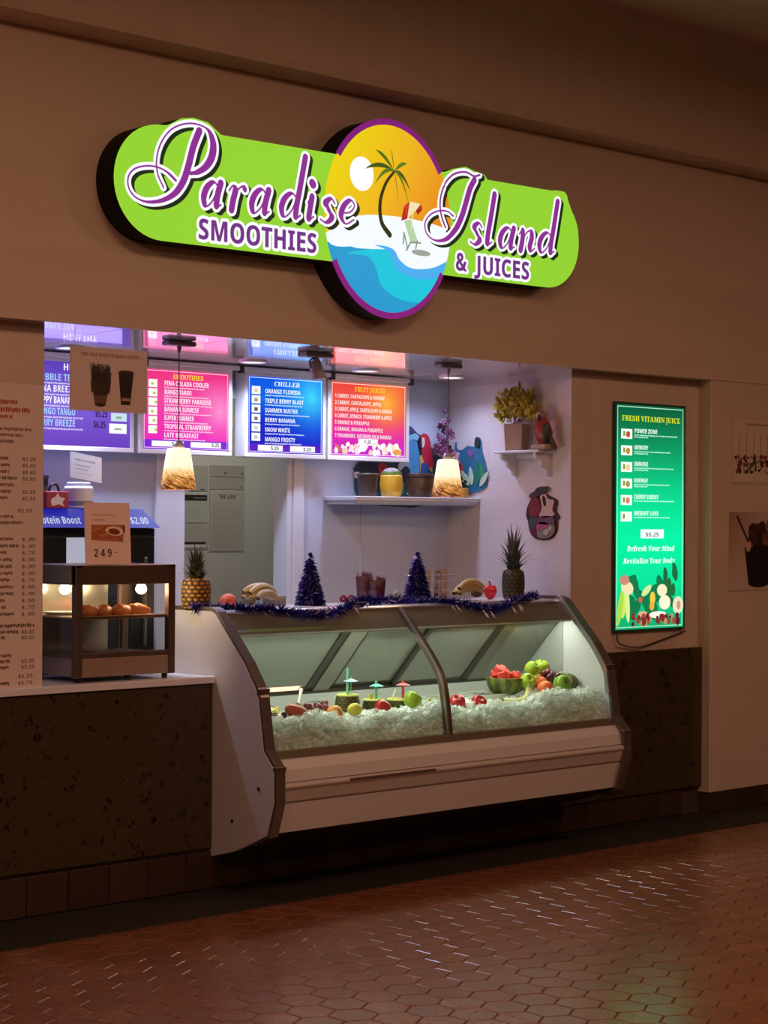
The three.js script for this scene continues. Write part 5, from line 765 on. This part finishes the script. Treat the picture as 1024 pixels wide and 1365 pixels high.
function apple(label, pos, r, mat, tilt = [0, 0, 0], cat = 'apple', group) {
  const t = thing(cat === 'apple' ? 'apple' : cat, label, cat, [pos[0], pos[1] + 0.01, pos[2]], group); t.rotation.set(...tilt);
  part('flesh', appleGeo.clone().scale(r, r, r), mat, t);
  part('stem', tube([[0, r * 0.55, 0], [r * 0.05, r * 0.8, 0], [r * 0.14, r * 1.02, 0]], r * 0.06, 8, 6), stemM, t);
  return t;
}
function orb(name, label, cat, pos, r, mat, sy = 0.95) { const t = thing(name, label, cat, pos); part('flesh', blob(r, 30, (v) => V(v.x, v.y * sy, v.z)), mat, t); part('stem_scar', lathe([[0, r * sy * 1.005], [r * 0.1, r * sy * 0.99], [r * 0.13, r * sy * 0.97]], 10), stemM, t); return t; }
apple('red apple pressed into the ice in front of the middle pineapple cup', [-0.236, 0.747, 0.24], 0.036, RED, [0.3, 0, -0.3]);
apple('red apple just right of the case mullion, half behind it', [0.287, 0.735, 0.2], 0.038, RED, [0.4, 0, 0.5]);
apple('darkest red apple, alone in the gap right of the mullion', [0.388, 0.729, 0.24], 0.038, RED, [0.5, 1, 0.2]);
apple('yellow-green apple on a mound of ice left of the mullion', [-0.028, 0.767, 0.22], 0.041, GREEN, [0.3, 0, -0.5]);
apple('lime green apple, upper of the two beside the watermelon', [0.914, 0.86, 0.1], 0.036, GREEN, [0.8, 0, -0.3]);
apple('lime green apple, lower of the two beside the watermelon', [0.838, 0.802, 0.14], 0.04, GREEN, [0.9, 0.2, 0.2]);
apple('deep green apple resting on the ice at the far right of the case', [1.026, 0.781, 0.2], 0.046, DGREEN, [1.2, 0, 0.1]);
orb('orange', 'yellow orange under the grapes at the back right of the case', 'orange', [1.07, 0.795, 0.02], 0.04, M([0.62, 0.4, 0.06], 0.45));
orb('orange', 'dull orange half hidden beneath the upper lime green apple', 'orange', [0.93, 0.79, 0.06], 0.042, M([0.6, 0.34, 0.06], 0.45));
apple('pale yellow-green apple behind the dark grapes', [1.069, 0.856, 0.02], 0.038, GREEN, [0.2, 0, 0.2]);
orb('peach', 'orange-red peach in front of the lower lime green apple', 'peach', [0.881, 0.779, 0.22], 0.041, PEACH, 0.95);
orb('peach', 'orange peach between the grapes and the front peach', 'peach', [0.935, 0.8, 0.14], 0.034, PEACH, 0.95);
orb('orange', 'orange on the ice at the left, next to the mango', 'orange', [-0.532, 0.75, 0.245], 0.037, M([0.75, 0.3, 0.05], 0.45));
{
  const t = thing('lemon', 'bright yellow-green lemon on the ice before the first pineapple cup', 'lemon', [-0.393, 0.756, 0.225]); part('rind', blob(0.031, 28, (v) => V(v.x * (1.1 + 0.25 * Math.pow(Math.abs(v.x), 6)), v.y * 0.95, v.z * 0.95)), M([0.62, 0.58, 0.06], 0.4), t); part('stem_end', blob(0.006, 8, () => 1).translate(0.042, 0, 0), M([0.4, 0.36, 0.05], 0.6), t);
  const m = thing('mango', 'long red and green mango lying on the ice at the far left', 'mango', [-0.755, 0.766, 0.25]); m.rotation.set(0, 0, -0.3);
  part('skin', blob(1, 32, (v) => V(v.x * 0.068, v.y * 0.034 + 0.006 * v.x * v.x, v.z * 0.036)), M(0xffffff, 0.35, 0, { map: data(64, 64, (u, v) => { const k = 0.5 + 0.5 * Math.sin(u * 6.283 - 2.4) + 0.2 * noise.noise(u * 6, v * 6, 1), a = [0.72, 0.3, 0.2], b = [0.3, 0.36, 0.14]; return a.map((c, i) => c + (b[i] - c) * Math.min(1, Math.max(0, k))); }) }), m);
  part('stem', bar([0.066, 0.004, 0], [0.076, 0.008, 0], 0.004, 0.003, 8), stemM, m);
}
function cluster(name, label, cat, pos, n, sx, sy, sz, r, mat, g2) { const t = thing(name, label, cat, pos); const sg = blob(r, 12, () => 1); for (let i = 0; i < n; i++) { const b = part(g2 ?? 'grape', sg, Array.isArray(mat) ? mat[i % mat.length] : mat, t, [rr(-sx, sx), rr(0, sy), rr(-sz, sz)]); b.scale.set(1, rr(1, 1.25), 1); } part('stalk', tube([[-sx * 0.6, sy, 0], [0, sy + r * 1.2, 0], [sx * 0.5, sy + r * 0.4, 0]], r * 0.14, 10, 5), leafG, t); return t; }
cluster('grape_bunch', 'bunch of nearly black grapes at the left end of the ice', 'grapes', [-0.868, 0.742, 0.23], 22, 0.042, 0.024, 0.03, 0.012, [M([0.06, 0.01, 0.03], 0.25), M([0.09, 0.015, 0.04], 0.25)]);
cluster('grape_bunch', 'long bunch of wine red grapes behind the mango', 'grapes', [-0.575, 0.752, 0.15], 40, 0.13, 0.03, 0.04, 0.0135, [M([0.16, 0.02, 0.04], 0.25), M([0.22, 0.04, 0.05], 0.25)]);
cluster('grape_bunch', 'dark red grape bunch piled among the apples on the right', 'grapes', [1.04, 0.79, 0.1], 38, 0.05, 0.055, 0.04, 0.014, [M([0.15, 0.02, 0.05], 0.22), M([0.1, 0.015, 0.05], 0.22), M([0.22, 0.05, 0.06], 0.22)]);
cluster('fruit_chunks', 'pile of pale yellow fruit chunks at the left end of the case', 'fruit pieces', [-0.79, 0.735, 0.12], 26, 0.08, 0.035, 0.03, 0.013, [M([0.7, 0.58, 0.12], 0.4), M([0.78, 0.68, 0.25], 0.4)], 'chunk');
cluster('small_tomatoes', 'little heap of orange-red tomatoes behind the grapes on the right', 'tomatoes', [1.12, 0.845, -0.03], 9, 0.035, 0.02, 0.02, 0.017, M([0.5, 0.1, 0.04], 0.3), 'tomato');
{
  const t = thing('banana', 'green-tipped banana lying on the ice in front of the watermelon', 'banana', [0.72, 0.738, 0.19]);
  const bananaG = (len, r, curve, n = 22) => { const pts = []; for (let i = 0; i <= n; i++) { const f = i / n - 0.5; pts.push([f * len, curve * (1 - 4 * f * f) * -1, 0]); } const c = new THREE.CatmullRomCurve3(pts.map((p) => V(...p))), g = new THREE.TubeGeometry(c, 40, r, 7, false), a = g.attributes.position, v = V(0, 0, 0); for (let i = 0; i < a.count; i++) { const k = Math.floor(i / 8) / 40, o = c.getPointAt(Math.min(1, k)); v.fromBufferAttribute(a, i); const s = 0.25 + 0.75 * Math.pow(Math.sin(Math.PI * (0.04 + 0.92 * k)), 0.4); v.sub(o).multiplyScalar(s).add(o); a.setXYZ(i, v.x, v.y, v.z); } g.computeVertexNormals(); return g; };
  globalThis.bananaG = bananaG;
  const b = part('peel', tube([[-0.09, -0.01, -0.02], [-0.03, -0.014, 0.01], [0.03, 0.0, 0.02], [0.055, 0.03, 0.016], [0.06, 0.05, 0.014]], 0.0165, 30, 9), M([0.58, 0.56, 0.22], 0.4), t);
  part('stem', bar([0.06, 0.046, 0.014], [0.064, 0.072, 0.012], 0.011, 0.006, 8), M([0.25, 0.3, 0.08], 0.5), t); part('tip', blob(0.012, 10, () => 1).translate(-0.098, -0.01, -0.024), M([0.1, 0.08, 0.04], 0.6), t);
  const w = thing('watermelon_bowl', 'hollowed watermelon half filled with red melon chunks', 'watermelon', [0.785, 0.742, 0.045]);
  const rindT = data(256, 64, (u, v) => { const s = Math.sin(u * 6.283 * 11 + 1.4 * noise.noise(u * 22, v * 6, 2)), k = Math.min(1, Math.max(0, s * 1.6 + 0.5)); return [0.28 + 0.16 * k, 0.32 + 0.16 * k, 0.12 + 0.07 * k]; });
  part('rind', lathe([[0, 0], [0.045, 0.003], [0.08, 0.022], [0.096, 0.055], [0.099, 0.086], [0.09, 0.088], [0.085, 0.06], [0, 0.04]], 40), M(0xffffff, 0.4, 0, { map: rindT }), w);
  const mel = M([0.7, 0.075, 0.06], 0.35); part('flesh', lathe([[0, 0.08], [0.088, 0.082]], 30), mel, w);
  const ck = new RoundedBoxGeometry(0.036, 0.034, 0.036, 2, 0.006); for (const [x, y, z] of [[-0.055, 0.1, 0.02], [-0.025, 0.106, 0.03], [0.01, 0.098, 0.04], [0.045, 0.095, 0.03], [-0.03, 0.126, 0.0], [-0.05, 0.108, -0.03], [0.0, 0.112, -0.01], [0.03, 0.1, -0.03], [0.06, 0.092, -0.005], [-0.01, 0.1, -0.05], [-0.045, 0.128, -0.015]]) { const c = part('melon_chunk', ck, mel, w, [x, y, z]); c.rotation.set(rr(-0.6, 0.6), rr(0, 3), rr(-0.6, 0.6)); }
  const k = thing('melon', 'dull green-brown melon at the right end of the case', 'melon', [1.19, 0.785, 0.1]); part('rind', blob(1, 30, (v) => V(v.x * 0.05, v.y * 0.046 * (1 + 0.02 * Math.cos(8 * Math.atan2(v.z, v.x))), v.z * 0.05)), M(0xffffff, 0.6, 0, { map: speckle([0.3, 0.3, 0.14], [0.42, 0.4, 0.24], 20) }), k); part('stem', bar([-0.03, 0.03, 0.03], [-0.045, 0.05, 0.04], 0.004, 0.003, 8), stemM, k);
  const kb = thing('melon', 'small dark brown melon against the right end wall of the case', 'melon', [1.205, 0.775, -0.02]); part('rind', blob(1, 26, (v) => V(v.x * 0.034, v.y * 0.05, v.z * 0.05)), M(0xffffff, 0.7, 0, { map: speckle([0.2, 0.17, 0.08], [0.3, 0.26, 0.14], 20) }), kb); part('stem', bar([-0.01, 0.046, 0], [-0.014, 0.06, 0], 0.004, 0.003, 8), stemM, kb);
  const v = thing('pale_gourd', 'curved pale green pepper lying between the grapes and the brown melon', 'pepper', [1.12, 0.812, 0.13]); part('skin', tube([[-0.035, 0.02, 0], [-0.01, 0.022, 0], [0.02, 0.004, 0.01], [0.035, -0.02, 0.016]], 0.0125, 24, 9), M([0.42, 0.46, 0.24], 0.4), v); part('cap', blob(0.012, 10, () => 1).translate(-0.038, 0.02, 0), leafG, v);
  const lf = thing('kiwi_slices', 'fan of pale green fruit slices with dark leaves beside the mullion', 'fruit slices', [0.14, 0.735, 0.2]); for (let i = 0; i < 4; i++) { const s = part('slice', lathe([[0, 0.004], [0.022, 0.004], [0.025, 0], [0.022, -0.004], [0, -0.004]], 20), M([0.5, 0.52, 0.2], 0.4), lf, [i * 0.02 - 0.03, 0.018, 0]); s.rotation.set(1.1, 0.2, 0.3); } for (let i = 0; i < 5; i++) { const l = part('leaf', blob(1, 10, (q) => V(q.x * 0.022, q.y * 0.003, q.z * 0.009)), M([0.02, 0.03, 0.015], 0.5), lf, [-0.02 + i * 0.018, 0.0, 0.03]); l.rotation.set(rr(-0.4, 0.4), rr(-0.8, 0.8), rr(-0.4, 0.2)); }
  // trays and utensils
  const tr = thing('steel_tray', 'shallow pale tray on the rear deck before the watermelon', 'tray', [0.67, 0.722, 0.0]); part('tray', [rbox(-0.1, 0.1, 0, 0.006, -0.09, 0.09, 0.002), rbox(-0.1, 0.1, 0.004, 0.034, 0.084, 0.09, 0.002), rbox(-0.1, 0.1, 0.004, 0.034, -0.09, -0.084, 0.002), rbox(-0.1, -0.094, 0.004, 0.034, -0.09, 0.09, 0.002), rbox(0.094, 0.1, 0.004, 0.034, -0.09, 0.09, 0.002)], M([0.55, 0.58, 0.54], 0.3, 0.3), tr); part('filling', box(-0.09, 0.09, 0.006, 0.02, -0.08, 0.08), M([0.08, 0.06, 0.05], 0.5), tr);
  const tr2 = thing('steel_tray', 'shallow pale tray on the rear deck behind the red apples', 'tray', [0.42, 0.718, 0.0]); tr.children.forEach((m) => tr2.add(m.clone()));
  const sp = thing('serving_spoon', 'white-handled serving spoon standing in the grapes at the left of the case', 'spoon', [-0.62, 0.762, 0.1]); part('handle', bar([0.0, 0.01, 0], [0.045, 0.085, -0.03], 0.006, 0.0085, 10), M([0.75, 0.77, 0.74], 0.3), sp); part('bowl', blob(1, 14, (q) => V(q.x * 0.016 - 0.006, q.y * 0.012, q.z * 0.016)), steel, sp);
  // pineapple cups with umbrellas
  const bumps = (pts, rows, n, amp) => { const g = lathe(pts, 48), a = g.attributes.position; for (let i = 0; i < a.count; i++) { const x = a.getX(i), y = a.getY(i), z = a.getZ(i), r = Math.hypot(x, z); if (r < 0.01) continue; const th = Math.atan2(z, x), s = 1 + amp * Math.abs(Math.sin(n * th / 2 + rows * y * Math.PI)) * Math.abs(Math.sin(n * th / 2 - rows * y * Math.PI)); a.setX(i, x * s); a.setZ(i, z * s); } g.computeVertexNormals(); return g; };
  globalThis.bumps = bumps;
  const skin = (w) => data(256, 256, (u, v) => { const gx = u * 13, gy = v * 8, row = Math.floor(gy), fx = ((gx + (row % 2) * 0.5) % 1) - 0.5, fy = gy - row - 0.5, k = Math.max(0, 1 - Math.pow(fx * fx * 4 + fy * fy * 4, 1.6)) * (0.85 + 0.3 * noise.noise(u * 20, v * 20, 1)); return w ? [0.16 + 0.68 * k, 0.11 + 0.5 * k, 0.03 + 0.11 * k] : [0.13 + 0.34 * k, 0.14 + 0.3 * k, 0.04 + 0.12 * k]; });
  globalThis.pineSkin = skin; const cupSkin = M(0xffffff, 0.5, 0, { map: skin(false) }), cut = M([0.6, 0.62, 0.16], 0.4);
  const cups = [['pineapple cup with a pale blue paper umbrella and tall green straw', -0.306, 0.712, 0.092, 0.055, [0.35, 0.55, 0.75], [0.25, 0.62, 0.4]], ['pineapple cup with a turquoise paper umbrella, middle of the three', -0.143, 0.703, 0.07, 0.05, [0.12, 0.62, 0.55], [0.7, 0.65, 0.15]], ['pineapple cup with a red paper umbrella, rightmost of the three', 0.005, 0.7, 0.066, 0.052, [0.7, 0.12, 0.14], [0.7, 0.6, 0.5]]];
  cups.forEach(([label, x, y, h, r, uc, sc], i) => {
    const c = thing('pineapple_cup', label, 'pineapple cup', [x, y, 0.08]);
    const pts = Array.from({ length: 13 }, (_, k) => [r * (0.86 + 0.14 * Math.sin(Math.PI * k / 12)), h * k / 12]); part('rind', bumps([[0, 0], ...pts], 30, 20, 0.07), cupSkin, c);
    part('cut_rim', lathe([[0, h - 0.003], [r * 0.93, h - 0.002], [r * (i === 1 ? 1.12 : 0.96), h + 0.004], [r * 0.8, h + 0.008], [0, h + 0.004]], 32), cut, c);
    part('straw', i === 2 ? bar([-0.03, h, 0], [-0.008, h + 0.05, 0], 0.0045) : bar([i ? -0.018 : 0.0, h, 0], [i ? -0.018 : 0.002, h + (i ? 0.03 : 0.125), 0], i ? 0.01 : 0.007), M(sc, 0.35), c);
    const ux = i === 2 ? 0.03 : i ? 0.008 : 0.012, uy = h + (i === 2 ? 0.075 : 0.072), uo = 0.034;
    const um = part('umbrella', new THREE.ConeGeometry(uo, 0.014, 10, 1, true).translate(ux, uy, 0.01), M(uc, 0.6, 0, { physical: true, transmission: 0.3, thickness: 0 }), c);
    part('pick', bar([ux, h - 0.01, 0.01], [ux, uy + 0.016, 0.01], i === 0 ? 0.002 : 0.0065), M(i === 2 ? [0.55, 0.08, 0.06] : [0.2, 0.6, 0.35], 0.5), um);
  });
}
// ───────── on top of the case ─────────
const TOP = 1.207;
function pineapple(label, pos, ripe, h, r, crownH, spread) {
  const t = thing('pineapple', label, 'pineapple', pos);
  const pts = [[0, 0]]; for (let k = 0; k <= 30; k++) { const f = k / 30; pts.push([r * (0.72 + 0.28 * Math.pow(Math.sin(Math.PI * (0.1 + 0.8 * f)), 0.6)) * (f > 0.92 ? 1 - (f - 0.92) * 4 : 1), h * f]); } pts.push([0, h]);
  const body = bumps(pts, 36, 18, 0.09); part('fruit', body, M(ripe ? [1, 1, 1] : [0.5, 0.42, 0.4], 0.5, 0, { map: pineSkin(ripe) }), t);
  const lm = [M(ripe ? [0.05, 0.06, 0.03] : [0.06, 0.07, 0.045], 0.6), M(ripe ? [0.08, 0.075, 0.04] : [0.1, 0.1, 0.07], 0.6)];
  const n = 46; for (let i = 0; i < n; i++) {
    const f = i / n, a = i * 2.4, len = crownH * (0.35 + 0.65 * f) * rr(0.85, 1.05), out = spread * (1 - 0.75 * f) * rr(0.8, 1.2), w = 0.019 * (1 - 0.35 * f), y0 = h - 0.01 + f * crownH * 0.35, L = [];
    const R0 = 0.022 * (1 - 0.5 * f); for (let k = 0; k <= 6; k++) { const s = k / 6; L.push([R0 + out * s * (0.3 + 0.7 * s), y0 + len * s * (1 - 0.25 * s * (1 - f)), w * (1 - s * 0.92)]); }
    const p = [], id = []; L.forEach(([x, y, ww]) => p.push(x, y, -ww, x - ww * 0.4, y - 0.0, 0, x, y, ww)); for (let k = 0; k < 6; k++) { const b = k * 3; id.push(b, b + 3, b + 1, b + 1, b + 3, b + 4, b + 1, b + 4, b + 2, b + 2, b + 4, b + 5); }
    const g = new THREE.BufferGeometry(); g.setAttribute('position', new THREE.Float32BufferAttribute(p, 3)); g.setIndex(id); g.rotateY(a); g.computeVertexNormals(); part('crown_leaf', g, lm[i % 2], t);
  }
  return t;
}
pineapple('ripe golden pineapple at the left end of the case top', [-1.0, 1.21, -0.15], true, 0.135, 0.062, 0.125, 0.06);
pineapple('darker brown pineapple with a spiky crown at the right end of the case top', [1.06, TOP, -0.165], false, 0.15, 0.056, 0.185, 0.09);
{
  const tin = [M([0.03, 0.03, 0.3], 0.25, 0.6), M([0.014, 0.012, 0.1], 0.3, 0.6), M([0.06, 0.07, 0.6], 0.2, 0.7), M([0.75, 0.75, 0.85], 0.2, 0.5)];
  // tinsel: thin foil strips standing out from a path
  const strips = (pathPt, n, len, w, tipBias = 0.05) => { const out = [[], [], [], []]; for (let i = 0; i < n; i++) { const f = rnd(), { p, d } = pathPt(f); const s = len * rr(0.55, 1.1), q = d(), b = V(q.z, 0.3, -q.x).cross(q).normalize().multiplyScalar(w * rr(0.6, 1.3)), e = p.clone().addScaledVector(q, s); const k = rnd() < tipBias ? 3 : Math.floor(rnd() * 3); const m = p.clone().addScaledVector(q, s * 0.5).addScaledVector(b, 0.6); out[k].push(p.x - b.x, p.y - b.y, p.z - b.z, p.x + b.x, p.y + b.y, p.z + b.z, m.x, m.y, m.z, p.x - b.x, p.y - b.y, p.z - b.z, m.x, m.y, m.z, e.x, e.y, e.z); } return out; };
  const add = (t, out, name = 'foil') => out.forEach((a, k) => { if (!a.length) return; const g = new THREE.BufferGeometry(); g.setAttribute('position', new THREE.Float32BufferAttribute(a, 3)); g.computeVertexNormals(); part(name, g, tin[k], t).userData.kind = 'stuff'; });
  const rdir = () => V(rr(-1, 1), rr(-1, 1), rr(-1, 1)).normalize();
  const gl = thing('tinsel_garland', 'dark blue tinsel garland draped along the front edge of the case top', 'garland', [0.06, TOP, 0]);
  const gp = [[-1.12, 0.012, -0.1], [-1.0, 0.006, -0.04], [-0.9, 0.004, 0.03], [-0.78, -0.002, 0.035], [-0.64, -0.024, 0.06], [-0.5, -0.034, 0.066], [-0.36, -0.012, 0.045], [-0.24, 0.018, 0.0], [-0.1, 0.02, -0.03], [0.04, 0.014, -0.04], [0.18, 0.01, -0.03], [0.3, 0.004, 0.0], [0.42, -0.004, 0.03], [0.54, -0.03, 0.06], [0.64, -0.034, 0.066], [0.76, -0.012, 0.045], [0.86, 0.0, 0.02], [0.98, 0.006, -0.02], [1.04, 0.016, -0.06]].map((p) => [p[0] , p[1], p[2]]);
  const gc = new THREE.CatmullRomCurve3(gp.map((p) => V(...p)));
  part('string', new THREE.TubeGeometry(gc, 160, 0.003, 5), tin[1], gl);
  add(gl, strips((f) => ({ p: gc.getPoint(f), d: rdir }), 4200, 0.046, 0.004, 0.07));
  const curl = []; for (let i = 0; i < 16; i++) { const p = gc.getPoint(rr(0.36, 0.95)); curl.push(tube([[p.x, p.y - 0.012, p.z + 0.012], [p.x + 0.005, p.y - 0.03, p.z + 0.028], [p.x + 0.014, p.y - 0.045, p.z + 0.034]], 0.0045, 8, 5)); } part('silver_curls', curl, tin[3], gl);
  const tree = (label, pos) => {
    const t = thing('tinsel_tree', label, 'tree decoration', pos), h = 0.235; part('cone', new THREE.ConeGeometry(0.055, h, 20).translate(0, h / 2, 0), tin[1], t);
    add(t, strips((f) => { const y = h * (1 - Math.sqrt(f)) * 0.99, r = 0.056 * (1 - y / h), a = rnd() * 6.283; return { p: V(Math.cos(a) * r, y, Math.sin(a) * r), d: () => V(Math.cos(a) + rr(-0.5, 0.5), rr(-0.9, 0.25), Math.sin(a) + rr(-0.5, 0.5)).normalize() }; }, 2000, 0.026, 0.0042, 0.1));
    part('top_knot', blob(0.011, 10, () => 1).translate(0, h, 0), tin[1], t); return t;
  };
  tree('blue tinsel cone tree between the bananas and the dark smoothies', [-0.335, TOP, -0.15]);
  tree('blue tinsel cone tree standing in front of the wire rack', [0.36, TOP, -0.15]).rotation.y = 1.3;
}
orb('grapefruit', 'orange-red grapefruit next to the left pineapple on the case top', 'grapefruit', [-0.82, TOP + 0.032, -0.15], 0.038, M([0.72, 0.14, 0.06], 0.5), 0.86);
{
  const hand = (label, pos, n, col, turn, cols) => { const t = thing('banana_hand', label, 'bananas', pos); t.rotation.y = turn; for (let i = 0; i < n; i++) { const b = part('banana', bananaG(0.17, 0.0185, 0.028), cols[i % cols.length], t, [0, 0.018 + (i > 2 ? 0.026 : 0.0) + 0.02, (i % 3 - 1) * 0.03]); b.rotation.set(-0.25 * (i % 3 - 1), (i % 3 - 1) * 0.16, Math.PI); part('tip', blob(0.006, 8, () => 1).translate(0.085, 0.0, 0), stemM, b); } part('crown', blob(1, 14, (v) => V(-0.09 + v.x * 0.022, 0.03 + v.y * 0.018, v.z * 0.034)), M([0.12, 0.1, 0.03], 0.6), t); return t; };
  hand('bunch of pale bananas left of the first blue tree', [-0.62, TOP, -0.15], 5, null, 0.15, [M([0.5, 0.4, 0.16], 0.45), M([0.6, 0.5, 0.26], 0.45), M([0.38, 0.28, 0.1], 0.45)]);
  hand('bunch of olive brown bananas between the wire rack and the red pepper', [0.69, TOP, -0.14], 4, null, 3.3, [M([0.34, 0.24, 0.07], 0.45), M([0.42, 0.31, 0.1], 0.45)]);
  const rp = thing('red_pepper', 'shiny red bell pepper left of the right pineapple', 'pepper', [0.872, TOP, -0.15]);
  part('skin', blob(1, 40, (v) => { const a = Math.atan2(v.z, v.x), k = 1 + 0.09 * Math.cos(a * 4) * Math.sqrt(1 - v.y * v.y); const top = v.y > 0.75 ? -0.012 * (v.y - 0.75) * 4 : 0; return V(v.x * 0.036 * k * (1 + 0.12 * v.y), 0.04 + v.y * 0.041 + top, v.z * 0.036 * k * (1 + 0.12 * v.y)); }), M([0.6, 0.02, 0.04], 0.22), rp); part('stem', tube([[0, 0.068, 0], [-0.002, 0.08, 0], [-0.008, 0.09, 0]], 0.005, 8, 7), M([0.5, 0.06, 0.05], 0.4), rp);
  const cup = thing('smoothie_cup', 'taller dark red smoothie in a clear cup, behind on the case top', 'smoothie', [0.07, TOP, -0.22]);
  const clear = M([0.95, 0.93, 0.94], 0.05, 0, { physical: true, transmission: 1, thickness: 0 });
  part('drink', lathe([[0, 0.004], [0.031, 0.004], [0.042, 0.125], [0, 0.128]], 28), M([0.11, 0.025, 0.03], 0.35), cup); part('cup', lathe([[0, 0], [0.033, 0.001], [0.046, 0.15], [0.048, 0.152]], 28), clear, cup); part('ice_topping', Array.from({ length: 12 }, () => chipG().scale(0.011, 0.011, 0.011).translate(rr(-0.026, 0.026), rr(0.126, 0.145), rr(-0.026, 0.026))), M([0.3, 0.12, 0.13], 0.2), cup);
  const c2 = copy(cup, [0.05, TOP, -0.1], 'shorter dark red smoothie in a clear cup, in front on the case top'); c2.scale.setScalar(0.88);
  const bow = thing('ribbon_bow', 'small red ribbon bow beside the garland left of the smoothies', 'bow', [-0.125, TOP + 0.004, -0.13]); for (const s of [-1, 1]) part('loop', tube([[0, 0.02, 0], [s * 0.025, 0.036, 0.004], [s * 0.038, 0.02, 0], [s * 0.02, 0.012, -0.003], [0, 0.02, 0]], 0.0075, 26, 7), M([0.26, 0.03, 0.05], 0.4), bow); part('knot', blob(0.012, 12, () => 1).translate(0, 0.02, 0.002), M([0.2, 0.02, 0.04], 0.4), bow); part('tail', bar([-0.004, 0.016, 0], [-0.014, -0.002, 0.01], 0.006, 0.004, 6), M([0.2, 0.02, 0.04], 0.4), bow);
  const sg = thing('leaf_sprig', 'small sprig of green leaves behind the garland, right of the smoothies', 'leaves', [0.185, TOP, -0.13]);
  part('stem', bar([0, 0.003, 0], [0.0, 0.035, 0], 0.003), stemM, sg);
  for (let i = 0; i < 9; i++) { const l = part('leaf', blob(1, 10, (q) => V(q.x * 0.02 + 0.02, q.y * 0.002, q.z * 0.009)), i % 2 ? leafG : M([0.2, 0.26, 0.1], 0.6), sg, [0, 0.012 + i * 0.003, 0]); l.rotation.set(0, i * 2.4, rr(0.2, 0.9)); }
  const gb = thing('grey_carton', 'low grey-green carton behind the pale bananas', 'carton', [-0.5, TOP, -0.24]); part('box', rbox(-0.07, 0.07, 0, 0.04, -0.03, 0.03, 0.003), M([0.24, 0.25, 0.22], 0.6), gb); part('lid', rbox(-0.072, 0.072, 0.03, 0.044, -0.032, 0.032, 0.003), M([0.3, 0.31, 0.27], 0.6), gb);
  const rk = thing('wire_rack', 'wire basket rack with brown leaflets behind the right blue tree', 'rack', [0.55, TOP, -0.26]);
  const wm = M([0.5, 0.46, 0.46], 0.35, 0.5), wr = []; for (const y of [0.004, 0.05, 0.095, 0.125]) for (const z of [-0.03, 0.03]) wr.push(bar([-0.14, y, z], [0.14, y, z], 0.0028, 0.0028, 6)); for (let i = 0; i <= 8; i++) for (const z of [-0.03, 0.03]) wr.push(bar([-0.14 + i * 0.035, 0.004, z], [-0.14 + i * 0.035, 0.125, z], 0.002, 0.002, 6)); for (const x of [-0.14, 0.14]) for (const y of [0.004, 0.125]) wr.push(bar([x, y, -0.03], [x, y, 0.03], 0.0028, 0.0028, 6)); part('wires', wr, wm, rk);
  part('handle', tube([[-0.14, 0.125, 0], [-0.137, 0.15, 0], [-0.128, 0.16, 0]], 0.004, 10, 6), M([0.1, 0.08, 0.08], 0.5), rk);
  for (const [x, w, h2] of [[0.085, 0.1, 0.145], [-0.02, 0.08, 0.14], [-0.105, 0.05, 0.12]]) { const lf = thing('leaflet', x > 0.05 ? 'brown printed leaflet at the right of the wire rack' : x > -0.05 ? 'brown printed leaflet in the middle of the wire rack' : 'dark leaflet at the left of the wire rack', 'leaflet', [0.55 + x, TOP + 0.008, -0.27]); sheet('printed_sheet', w, h2, 0.003, noticePaper((c, W, H) => { for (let i = 0; i < 7; i++) { c.fillStyle = ['#5a463e', '#7c665c', '#3c2e2a', '#94807a'][i % 4]; c.fillRect(rr(0.06, 0.6) * W, rr(0.05, 0.85) * H, rr(0.1, 0.34) * W, rr(0.06, 0.2) * H); } c.strokeStyle = '#2c2220'; c.lineWidth = 6; c.beginPath(); c.arc(W * 0.35, H * 0.2, W * 0.16, 0, 7); c.stroke(); }, 120, 160, '#a08c86'), paperEdge, lf, [0, h2 / 2, 0]); }
  function chipG() { const p = []; for (let i = 0; i < 8; i++) p.push(V(rr(-1, 1), rr(-1, 1), rr(-1, 1))); const g = new ConvexGeometry(p); g.setAttribute('uv', new THREE.Float32BufferAttribute(new Array(g.attributes.position.count * 2).fill(0), 2)); return g; }
}
renderer.render(scene, camera);
